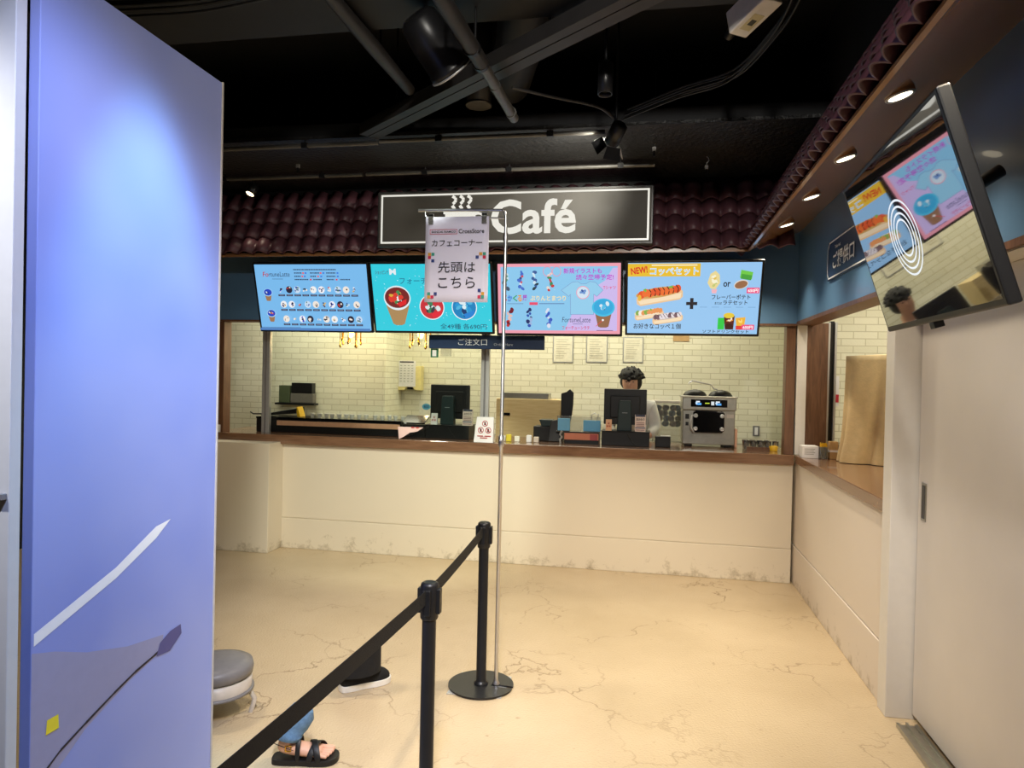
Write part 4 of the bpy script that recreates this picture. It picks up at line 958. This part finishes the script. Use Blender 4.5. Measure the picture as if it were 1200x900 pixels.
Vs = [(0, 0, .87, .15, .125), (0, 0, 1.0, .14, .108), (0, -.005, 1.14, .158, .112), (0, -.01, 1.24, .138, .095), (0, -.013, 1.295, .062, .062), (.155, -.005, 1.262, .072), (.205, -.02, 1.07, .058), (.145, -.14, 1.005, .045), (-.155, -.005, 1.262, .072), (-.215, -.02, 1.07, .058), (-.175, -.14, 1.005, .045)]
skin('shirt', Vs, [(0, 1), (1, 2), (2, 3), (3, 4), (3, 5), (5, 6), (6, 7), (3, 8), (8, 9), (9, 10)], 'shirt', t)
Vt = [(0, 0, .88, .15, .125), (.09, 0, .80, .105), (.10, -.01, .47, .078), (.10, .01, .07, .065), (-.09, 0, .80, .105), (-.10, -.01, .47, .078), (-.10, .01, .07, .065)]
skin('trousers', Vt, [(0, 1), (1, 2), (2, 3), (0, 4), (4, 5), (5, 6)], 'blackcloth', t)

def smooth_loop(p, k=4):
    o = []; n = len(p)
    for i in range(n):
        a, b, c, d = p[i - 1], p[i], p[(i + 1) % n], p[(i + 2) % n]
        for j in range(k):
            t_ = j / k
            o.append(tuple(.5 * ((2 * b[q]) + (-a[q] + c[q]) * t_ + (2 * a[q] - 5 * b[q] + 4 * c[q] - d[q]) * t_ ** 2 + (-a[q] + 3 * b[q] - 3 * c[q] + d[q]) * t_ ** 3) for q in (0, 1)))
    return o
# sandal foot behind the near belt: heel at left, toes to the right
t = thing('person', 'person seen as a foot in a black sandal and rolled blue jeans behind the belt', 'person', (-1.265, 2.53, 0), 'people behind the belt', (0, 0, .25))
V = [(-.065, 0, .095, .030), (-.03, 0, .17, .036), (-.07, 0, .058, .030, .034), (-.025, 0, .052, .034, .030), (.035, 0, .042, .040, .022), (.065, 0, .036, .042, .018)]
E_ = [(0, 1), (0, 2), (2, 3), (3, 4), (4, 5)]
for k in range(5):
    i0 = len(V); yy = (.032, .014, -.002, -.017, -.031)[k]; ln = (.045, .043, .038, .031, .024)[k]; r = (.0135, .0095, .009, .0085, .008)[k]
    V += [(.07, yy, .034, r), (.075 + ln, yy * 1.1, .030, r * .92)]; E_ += [(5, i0), (i0, i0 + 1)]
skin('body', V, E_, 'skin', t)
s_ = MB(); out = smooth_loop([(-.115, .0), (-.108, .028), (-.07, .038), (0, .04), (.06, .05), (.11, .05), (.135, .025), (.135, -.015), (.11, -.045), (.06, -.05), (0, -.042), (-.07, -.038), (-.108, -.028)])
n = len(out)
s_.add([(x, y, .0) for x, y in out] + [(x, y, .022) for x, y in out], [tuple(range(n)), tuple(range(2 * n - 1, n - 1, -1))] + [(i, i + n, (i + 1) % n + n, (i + 1) % n) for i in range(n)], 'leather').build('sandal_sole', t, .003)
def strap(pts, w, nm):
    q = MB(); vs = []; fs = []
    for i, p in enumerate(pts):
        d = (Vector(pts[min(i + 1, len(pts) - 1)]) - Vector(pts[max(i - 1, 0)])).normalized(); sd = Vector((1, 0, 0)) - d * d.x; sd = sd.normalized() * w / 2
        vs += [Vector(p) - sd, Vector(p) + sd]
    for i in range(len(pts) - 1): fs.append((2 * i, 2 * i + 1, 2 * i + 3, 2 * i + 2))
    o = q.add(vs, fs, 'leather', True).build(nm, t); m_ = o.modifiers.new('t', 'SOLIDIFY'); m_.thickness = .004; m_.offset = 0
    o.modifiers.new('s', 'SUBSURF').render_levels = 2; return o
def arch(x, wy, hz, skew=0, n=7): return [(x + skew * (k / (n - 1) - .5), wy * cos(pi * k / (n - 1)), .018 + hz * sin(pi * k / (n - 1))) for k in range(n)]
strap(arch(.045, .053, .062, .05), .026, 'sandal_strap'); strap(arch(.055, .052, .058, -.05), .026, 'sandal_strap'); strap(arch(-.012, .045, .083), .02, 'sandal_strap')
hst = strap([(-.02, -.044, .06), (-.06, -.043, .075), (-.11, -.02, .08), (-.118, 0, .08), (-.11, .02, .08), (-.06, .043, .075), (-.02, .044, .06)], .004, 'sandal_heel_strap')
q = MB(); q.tube([(x, -.046 - .001, z) for x, z in ((-.055, .062), (-.055, .082), (-.035, .082), (-.035, .062), (-.055, .062))], .003, 'gold').build('buckle', hst)
q = MB().tube([(-.060, 0, .098), (-.059, 0, .102), (-.05, 0, .125), (-.049, 0, .128), (-.025, 0, .16), (.0, .005, .19), (.012, .006, .205)], [.050, .055, .056, .053, .056, .05, .03], 'denim', 26); q.build('jeans', t)

# sneaker and wide black trouser hem further back
t = thing('person', 'person seen as a black sneaker and wide black trouser hem behind the belt', 'person', (-1.30, 3.20, 0), 'people behind the belt', (0, 0, .75))
skin('body', [(-.04, 0, .08, .028), (-.035, 0, .12, .03), (-.045, 0, .055, .028), (.02, 0, .05, .034, .03), (.08, 0, .045, .032, .022)], [(0, 1), (0, 2), (2, 3), (3, 4)], 'skin', t)
out = smooth_loop([(-.115, .0), (-.105, .035), (-.06, .042), (0, .04), (.06, .05), (.11, .046), (.14, .02), (.14, -.018), (.11, -.044), (.06, -.05), (0, -.042), (-.06, -.042), (-.105, -.035)])
n = len(out); s_ = MB()
s_.add([(x, y, 0) for x, y in out] + [(x, y, .03) for x, y in out], [tuple(range(n)), tuple(range(2 * n - 1, n - 1, -1))] + [(i, i + n, (i + 1) % n + n, (i + 1) % n) for i in range(n)], 'rubber').build('sneaker_sole', t, .004)
s_ = MB(); vs = []; fs = []
for j, (k, zz, sh) in enumerate(((.95, .03, 0), (.96, .05, 0), (.80, .075, -.012), (.5, .092, -.04))):
    for x, y in out: vs.append((x * k + sh, y * k, zz + (.03 * max(0, -x * 8) if j > 1 else 0)))
for j in range(3):
    for i in range(n): fs.append((j * n + i, j * n + (i + 1) % n, (j + 1) * n + (i + 1) % n, (j + 1) * n + i))
fs.append(tuple(range(3 * n, 4 * n)))
s_.add(vs, fs, 'blackcloth', True).build('sneaker_upper', t, 0, 2, None, 1)
for k in range(3): MB().tube([(.03 + k * .02, -.025, .078 - k * .006), (.035 + k * .02, 0, .088 - k * .007), (.03 + k * .02, .025, .078 - k * .006)], .003, 'rubber', 6).build('lace', t)
q = MB(); vs = []; fs = []; n = 24       # wide hem that rises towards the toe side and ends behind the belt
for j in range(4):
    for i in range(n):
        an = 2 * pi * i / n; x = -.03 + .11 * cos(an); y = .085 * sin(an) - .02
        wx = x * cos(.75) - y * sin(.75)
        top = max(.10, .165 + .95 * wx)
        vs.append((x, y, .085 + (top - .085) * (0, .03, .6, 1)[j]))
for j in range(3):
    for i in range(n): fs.append((j * n + i, j * n + (i + 1) % n, (j + 1) * n + (i + 1) % n, (j + 1) * n + i))
fs.append(tuple(range(3 * n, 4 * n)))
q.add(vs, fs, 'blackcloth', True).build('trousers', t)

# low stool half behind the blue board
t = thing('stool', 'low stool with dark curved rim and pale grey body half behind the board', 'stool', (-1.815, 2.80, 0))
MB().lathe([(.135, .165), (.152, .175), (.156, .20), (.150, .222), (.11, .232), (0, .236)], (0, 0, 0), 'greyplastic', 36).build('seat', t)
MB().lathe([(.149, .115), (.150, .165), (.13, .166)], (0, 0, 0), 'palegrey', 36).build('apron', t)
MB().lathe([(.145, .10), (.158, .103), (.158, .114), (.145, .114)], (0, 0, 0), 'greyplastic', 36).build('band', t)
for k in range(4):
    an = .3 + k * pi / 2; MB().tube([(.14 * cos(an), .14 * sin(an), .105), (.165 * cos(an), .165 * sin(an), .06), (.15 * cos(an), .15 * sin(an), 0)], .011, 'palegrey').build('leg', t)

# ------------------------------------------------------------------ ceiling things
def ctag(o, label, cat, group=None): return tag(o, label, cat, group)
# heavy beam across, cable tray on the diagonal
ctag(MB().box(-4.9, 1.0, 2.75, 3.14, 3.1, 3.5, 'ceilp').box(-4.9, 1.0, 2.80, 3.09, 3.5, 3.6, 'ceilp').build('air_duct', None, .01), 'wide black air duct crossing the whole ceiling', 'duct')
t = thing('cable_tray', 'dark grey steel channel crossing the ceiling on the diagonal', 'channel', (0, 0, 0))
d_ = (Vector((-.088, 2.849, 0)) - Vector((-1.709, 4.173, 0))).normalized(); nrm = Vector((-d_.y, d_.x, 0))
def slab(off0, off1, z0, z1, m, nm, ex0=-.05, ex1=1.5):
    A = Vector((-1.709, 4.173, 0)) + d_ * ex0; B = Vector((-.088, 2.849, 0)) + d_ * ex1
    q = MB(); q.hexa([(*(A + nrm * off0).xy, z0), (*(B + nrm * off0).xy, z0), (*(B + nrm * off1).xy, z0), (*(A + nrm * off1).xy, z0), (*(A + nrm * off0).xy, z1), (*(B + nrm * off0).xy, z1), (*(B + nrm * off1).xy, z1), (*(A + nrm * off1).xy, z1)], m); return q.build(nm, t, .002)
slab(-.055, .0, 2.985, 3.05, 'duct', 'channel'); slab(.006, .075, 2.985, 3.05, 'duct', 'channel'); slab(-.05, .07, 3.05, 3.06, 'duct', 'web')
A = Vector((-1.709, 4.173, 0))
for k in (.3, 1.62): c_ = A + d_ * k; MB().cyl((c_.x, c_.y, 3.06), (c_.x, c_.y, 3.6), .006, 'blkm', n=8).build('hanging_rod', t)
# tapered pipe with rings
t = thing('ceiling_pipe', 'grey pipe with joint rings pointing from the camera towards the Café sign', 'pipe', (0, 0, 0))
MB().tube([(-.79, 2.2, 2.9), (-.752, 3.106, 2.9)], .034, 'duct', 16).tube([(-.752, 3.106, 2.9), (-.731, 3.78, 2.9)], .026, 'greypipe', 16).build('pipe', t)
for yy, r in ((2.95, .038), (3.10, .037), (3.35, .029), (3.70, .030)):
    xx = -.79 + (yy - 2.2) * .0385; MB().cyl((xx, yy - .012, 2.9), (xx, yy + .012, 2.9), r, 'blkm' if r > .03 else 'greypipe').build('ring', t)
for yy in (2.6, 3.0): xx = -.79 + (yy - 2.2) * .0385; MB().cyl((xx, yy, 2.92), (xx, yy, 3.1 if yy > 2.8 else 3.6), .006, 'blkm', n=8).build('hanging_rod', t)
ctag(MB().tube([(-1.32, 2.70, 3.06), (-1.312, 3.2, 3.06), (-1.305, 3.72, 3.06)], [.03, .036, .03], 'duct', 14).cyl((-1.312, 3.3, 3.05), (-1.312, 3.3, 3.6), .006, 'blkm', n=8).build('hanging_pipe'), 'dark pipe running along the ceiling above the hanging lamp housing', 'pipe')
def conduit(label, y, z, x0, x1, xs):
    t = thing('conduit', label, 'conduit', (x0, y, z), 'straight ceiling conduits')
    MB().cyl((0, 0, 0), (x1 - x0, 0, 0), .014, 'greypipe', n=12).build('pipe', t)
    for x in xs: MB().cyl((x - x0, 0, 0), (x - x0, 0, 3.0 - z + .02), .006, 'blkm', n=8).box(x - x0 - .02, x - x0 + .02, -.018, .018, -.018, .018, 'blkm').build('hanging_clip', t)
conduit('thin horizontal conduit on the ceiling ledge, high on the blue board side', 4.27, 2.965, -3.4, -1.70, (-3.0, -2.2))
conduit('thin horizontal conduit above the Café sign, nearer the camera', 4.27, 2.975, -1.69, -.27, (-1.3, -.6))
conduit('thin horizontal conduit just above the Café sign, farther back', 4.93, 2.965, -2.05, .03, (-1.6, -.98, -.2))
conduit('thin horizontal conduit above the maroon tiles by the lit small spotlight', 4.94, 2.965, -3.6, -2.08, (-3.2, -2.4))
# hanging lamp housing on its bracket
t = thing('stage_lamp', 'large black lamp housing hung from a bracket beside the grey pipe', 'lamp', (-.93, 2.98, 2.98))
mt = Matrix.Translation((-.02, 0, -.02)) @ Matrix.Rotation(R(-34), 4, 'Y') @ Matrix.Rotation(R(38), 4, 'X')
q = MB(); q.M = mt; q.lathe([(.06, .12), (.085, .10), (.095, .0), (.095, -.12), (.10, -.125), (.10, -.15), (.085, -.15), (.08, -.06), (0, -.06)], (0, 0, 0), 'blkm', 24); hs = q.build('housing', t)
q = MB(); q.M = mt; q.lathe([(.099, -.146), (.1045, -.148), (.1045, -.154), (.099, -.156)], (0, 0, 0), 'alu', 24); q.build('rim', hs)
MB().tube([(-.06, 0, .0), (-.05, .0, .06), (-.05, 0, .118)], .012, 'blkm').build('hanging_arm', t); MB().tube([(.06, 0, .03), (.07, 0, .118)], .014, 'blkm').build('hanging_yoke', t)
# spotlights
def spot(label, loc, rotx, rotz, length, r, lit=False, barn=False, rod=None):
    t = thing('track_spotlight', label, 'spotlight', loc, 'ceiling spotlights')
    q = MB(); q.M = Matrix.Rotation(rotz, 4, 'Z') @ Matrix.Rotation(rotx, 4, 'X'); q.lathe([(r * .7, length / 2), (r, length / 2 - .01), (r, -length / 2), (r * .86, -length / 2), (r * .8, -length / 2 + .02)], (0, 0, 0), 'blkm', 20); hs = q.build('housing', t)
    if lit:
        q = MB(); q.M = Matrix.Rotation(rotz, 4, 'Z') @ Matrix.Rotation(rotx, 4, 'X'); q.lathe([(0, -length / 2 + .008), (r * .84, -length / 2 + .008)], (0, 0, 0), glow((255, 226, 180), 5), 18); q.build('lens', hs)
    if barn:
        q = MB(); q.M = Matrix.Rotation(rotz, 4, 'Z') @ Matrix.Rotation(rotx, 4, 'X')
        for k in range(4):
            an = k * pi / 2; u = Vector((cos(an), sin(an), 0)); w = Vector((-sin(an), cos(an), 0)); p0 = u * r; p1 = u * r * 1.9
            q.add([p0 - w * r + Vector((0, 0, -length / 2)), p0 + w * r + Vector((0, 0, -length / 2)), p1 + w * r * 1.3 + Vector((0, 0, -length / 2 - r * 1.3)), p1 - w * r * 1.3 + Vector((0, 0, -length / 2 - r * 1.3))], [(0, 1, 2, 3)], 'alu' if k < 2 else 'blkm')
        o = q.build('barn_doors', hs); o.modifiers.new('t', 'SOLIDIFY').thickness = .003
    MB().cyl((0, 0, length * .2), (0, 0, rod or (3.0 - loc[2])), .008, 'blkm', n=8).box(-.025, .025, -.02, .02, .0, .05, 'blkm').build('hanging_rod', t)
    return t
spot('black spotlight with open barn doors aimed at the Café sign', (-.20, 4.17, 2.93), R(52), R(35), .13, .045, False, True, .67)
spot('black cylinder spotlight on twin rods above the barn door spotlight', (-.222, 3.45, 2.95), R(-4), 0, .16, .036, False, False, .65)
spot('small lit spotlight above the maroon tiles beside the blue board', (-3.02, 5.02, 2.90), R(-30), R(-20), .09, .038, True)
t = thing('white_projector', 'white box device with label at the ceiling where the cables gather', 'projector', (.39, 2.99, 2.96))
q = MB(); q.M = Matrix.Rotation(R(35), 4, 'Z') @ Matrix.Rotation(R(-14), 4, 'X'); q.box(-.045, .045, -.12, .09, -.01, .09, 'rubber'); cs = q.build('case', t, .006)
q = MB(); q.M = Matrix.Rotation(R(35), 4, 'Z') @ Matrix.Rotation(R(-14), 4, 'X'); q.box(-.025, .025, -.04, .05, -.0115, -.01, ink((200, 190, 150))).box(-.012, .012, -.01, .02, -.013, -.0115, ink((70, 70, 60))); q.build('label', cs)
MB().cyl((0, 0, .08), (0, 0, .138), .02, 'blkm').build('hanging_mount', t)
MB().cyl((-.05, .08, .03), (-.08, .14, .0), .02, 'blkm').build('lens', t)
# cables
def sag(pts, n=6):
    P = [Vector(p) for p in pts]; out = []
    P2 = [P[0]] + P + [P[-1]]
    for i in range(1, len(P2) - 2):
        for k in range(n):
            t_ = k / n; a_, b_, c_, d2 = P2[i - 1], P2[i], P2[i + 1], P2[i + 2]
            out.append(.5 * ((2 * b_) + (-a_ + c_) * t_ + (2 * a_ - 5 * b_ + 4 * c_ - d2) * t_ ** 2 + (-a_ + 3 * b_ - 3 * c_ + d2) * t_ ** 3))
    return out + [P[-1]]
base = [(.56, 2.60, 3.18), (.555, 2.76, 3.03), (.545, 2.95, 2.975), (.50, 3.18, 2.95), (.381, 3.515, 2.93), (.152, 3.689, 2.93), (-.133, 4.012, 2.95)]
for k in range(5):
    o = MB().tube(sag([(x + .013 * (k - 2), y + .006 * (k % 2), z + .012 * ((k * 2) % 5) + .004 * k) for x, y, z in base]), .0055, 'blk', 6).build('hanging_cable')
    tag(o, 'black cable in the looping bundle between white box and barn door spotlight', 'cable', 'looping cable bundle')
o = MB().tube(sag([(-.21, 4.0, 2.96), (-.285, 3.804, 2.95), (-.5, 3.66, 2.955), (-.695, 3.524, 2.96)]), .008, 'duct', 8).build('hanging_cable'); tag(o, 'single thin cable from the grey pipe to the barn door spotlight', 'cable')
for k in range(7):
    dz = .0125 * k; dy = .014 * (-1) ** k
    o = MB().tube(sag([(-2.7, 2.70 + dy, 3.06 + dz), (-2.348, 2.70 + dy, 3.03 + dz), (-2.1, 2.69 + dy, 3.015 + dz), (-1.86, 2.70 + dy, 3.02 + dz), (-1.55, 2.71 + dy, 3.06 + dz)]), .006, 'blk', 6).build('hanging_cable')
    tag(o, 'black cable in the drooping bundle above the blue board', 'cable', 'drooping cable bundle')
for x, y, z in ((.022, 4.60, 3.04), (.37, 4.9, 3.0), (-2.5, 4.75, 3.06)):
    t = thing('wire_hanger', {.022: 'thin hanging wire with steel clip just beyond the barn door spotlight', .37: 'thin hanging wire with steel clip nearest the side roof', -2.5: 'thin hanging wire with steel clip above the maroon tiles'}[x], 'hanger', (x, y, z - .12), 'wire hangers')
    MB().cyl((0, 0, .12), (0, 0, .6 - (z - 3.0)), .0025, 'greypipe', n=6).build('hanging_wire', t)
    MB().tube([(0, 0, .12), (.012, 0, .11), (.014, 0, .09), (0, 0, .078), (0, 0, .05)], .004, 'alu', 6).box(-.012, .012, -.008, .008, .035, .06, 'alu').box(-.007, .007, -.007, .007, 0, .035, 'blkm').build('clip', t)
t = thing('ceiling_can', 'black round can lamp under the ceiling behind the grey pipe', 'lamp', (-1.02, 4.15, 3.12)); MB().lathe([(.075, .48), (.075, 0), (.068, 0), (.066, .03)], (0, 0, 0), 'blkm', 28).build('can', t); MB().lathe([(.074, -.002), (.078, .0), (.078, .008), (.074, .01)], (0, 0, 0), 'greypipe', 28).build('rim', t)
o = MB().tube([(-.62, 3.42, 3.42), (-.70, 3.75, 3.30), (-.85, 4.2, 3.27)], .13, 'ceilp', 20).build('round_duct'); tag(o, 'fat round black duct behind the diagonal steel channel', 'duct')

# ------------------------------------------------------------------ lights
def area(name, loc, size, power, col, rot=(0, 0, 0), sy=None, spread=None):
    l = bpy.data.lights.new(name, 'AREA'); l.energy = power; l.color = col; l.size = size
    if sy: l.shape = 'RECTANGLE'; l.size_y = sy
    if spread: l.spread = spread
    o = bpy.data.objects.new(name, l); COL.objects.link(o); o.location = loc; o.rotation_euler = rot; return o
def spotl(name, loc, target, power, col, angle, blend=.5, r=.05):
    l = bpy.data.lights.new(name, 'SPOT'); l.energy = power; l.color = col; l.spot_size = R(angle); l.spot_blend = blend; l.shadow_soft_size = r
    o = bpy.data.objects.new(name, l); COL.objects.link(o); o.location = loc
    o.rotation_euler = (Vector(target) - Vector(loc)).to_track_quat('-Z', 'Y').to_euler(); return o
warm = (1, .86, .64)
KIT = (1, .95, .74)
area('kitchen_light', (-1.0, 6.75, 2.45), 3.6, 40, KIT, sy=.5)
area('kitchen_light_left', (-3.3, 6.3, 2.45), 1.0, 17, KIT, sy=.6)
area('nook_light', (2.0, 5.0, 2.45), 1.2, 24, (1, .94, .78), sy=1.4)
for x, y, z in ((.807, 2.546, 2.43), (.817, 3.235, 2.435), (.825, 3.903, 2.44), (.831, 4.587, 2.445), (.835, 5.20, 2.446), (.80, 1.86, 2.43), (.80, 1.2, 2.43)):
    spotl('downlight_beam', (x, y, z), (x - .12, y, 0), 26, warm, 105, .8, .03)
HALL = (1, .88, .68)
spotl('cylinder_beam', (-.222, 3.45, 2.85), (-.25, 3.8, 0), 150, HALL, 92, .7, .06)
spotl('stage_beam', (-.86, 3.08, 2.83), (-1.9, 5.55, .62), 260, (.92, 1, .84), 44, .6, .06)
spotl('front_fill', (.25, -.9, 3.2), (-.7, 5.4, 1.1), 340, (1, .95, .86), 62, .8, .1)  # soft fill added behind the camera for poster, counter and fascia
spotl('aisle_fill', (-.1, .2, 3.1), (-.9, 3.9, 0), 330, (1, .90, .72), 47, .6, .1)  # unseen spot added to brighten the counter front
spotl('hall_beam', (-2.6, 3.0, 3.0), (-2.4, 4.2, 0), 110, HALL, 110, .7, .1)
spotl('door_beam', (.1, .9, 3.2), (.75, 2.3, 0), 150, (1, .92, .84), 70, .8, .1)
spotl('sign_beam', (-.27, 4.20, 2.87), (-.85, 5.0, 2.93), 70, (1, .95, .82), 100, .9, .03)
spotl('board_beam', (-.93, 1.80, 3.2), (-1.41, 1.80, .95), 225, (.38, .74, 1.0), 33, .7, .04)
spotl('board_fill', (-.3, .6, 3.2), (-1.41, 1.85, .8), 250, (.50, .60, 1.0), 58, .6, .1)  # extra unseen wash added to lift the lower part of the board
spotl('wing_beam', (-1.75, .4, 3.1), (-1.66, 1.37, 1.65), 190, (1, .98, .94), 40, .9, .05)
spotl('small_spot_beam', (-3.04, 5.05, 2.84), (-3.1, 4.7, .5), 3, warm, 70, .6, .03)
for x in (-2.83, -2.12):
    l = bpy.data.lights.new('chandelier_glow', 'POINT'); l.energy = 4; l.color = (1, .75, .4); l.shadow_soft_size = .03
    o = bpy.data.objects.new('chandelier_glow', l); COL.objects.link(o); o.location = (x, 6.5, 1.80)
w = bpy.data.worlds.new('hall'); SC.world = w; w.use_nodes = True
w.node_tree.nodes['Background'].inputs[0].default_value = (.6, .68, .9, 1); w.node_tree.nodes['Background'].inputs[1].default_value = .05

# ------------------------------------------------------------------ camera
F = 830.0
cam = bpy.data.cameras.new('camera'); co = bpy.data.objects.new('camera', cam); COL.objects.link(co)
cam.sensor_fit = 'HORIZONTAL'; cam.sensor_width = 36; cam.lens = F * 36 / 1200; cam.clip_start = .02
yaw = atan(155.9 / F); pitch = -atan(8.4 / F)
co.matrix_world = Matrix.Translation((0, 0, 1.5)) @ Matrix.Rotation(yaw, 4, 'Z') @ Matrix.Rotation(pi / 2 + pitch, 4, 'X') @ Matrix.Rotation(.022, 4, 'Z')
SC.camera = co
vs_ = SC.view_settings; vs_.view_transform = 'Standard'; vs_.look = 'None'; vs_.gamma = 1; vs_.exposure = 0; vs_.use_curve_mapping = False
SC.cycles.use_denoising = True
SC.cycles.max_bounces = 8
SC.cycles.caustics_reflective = False; SC.cycles.caustics_refractive = False
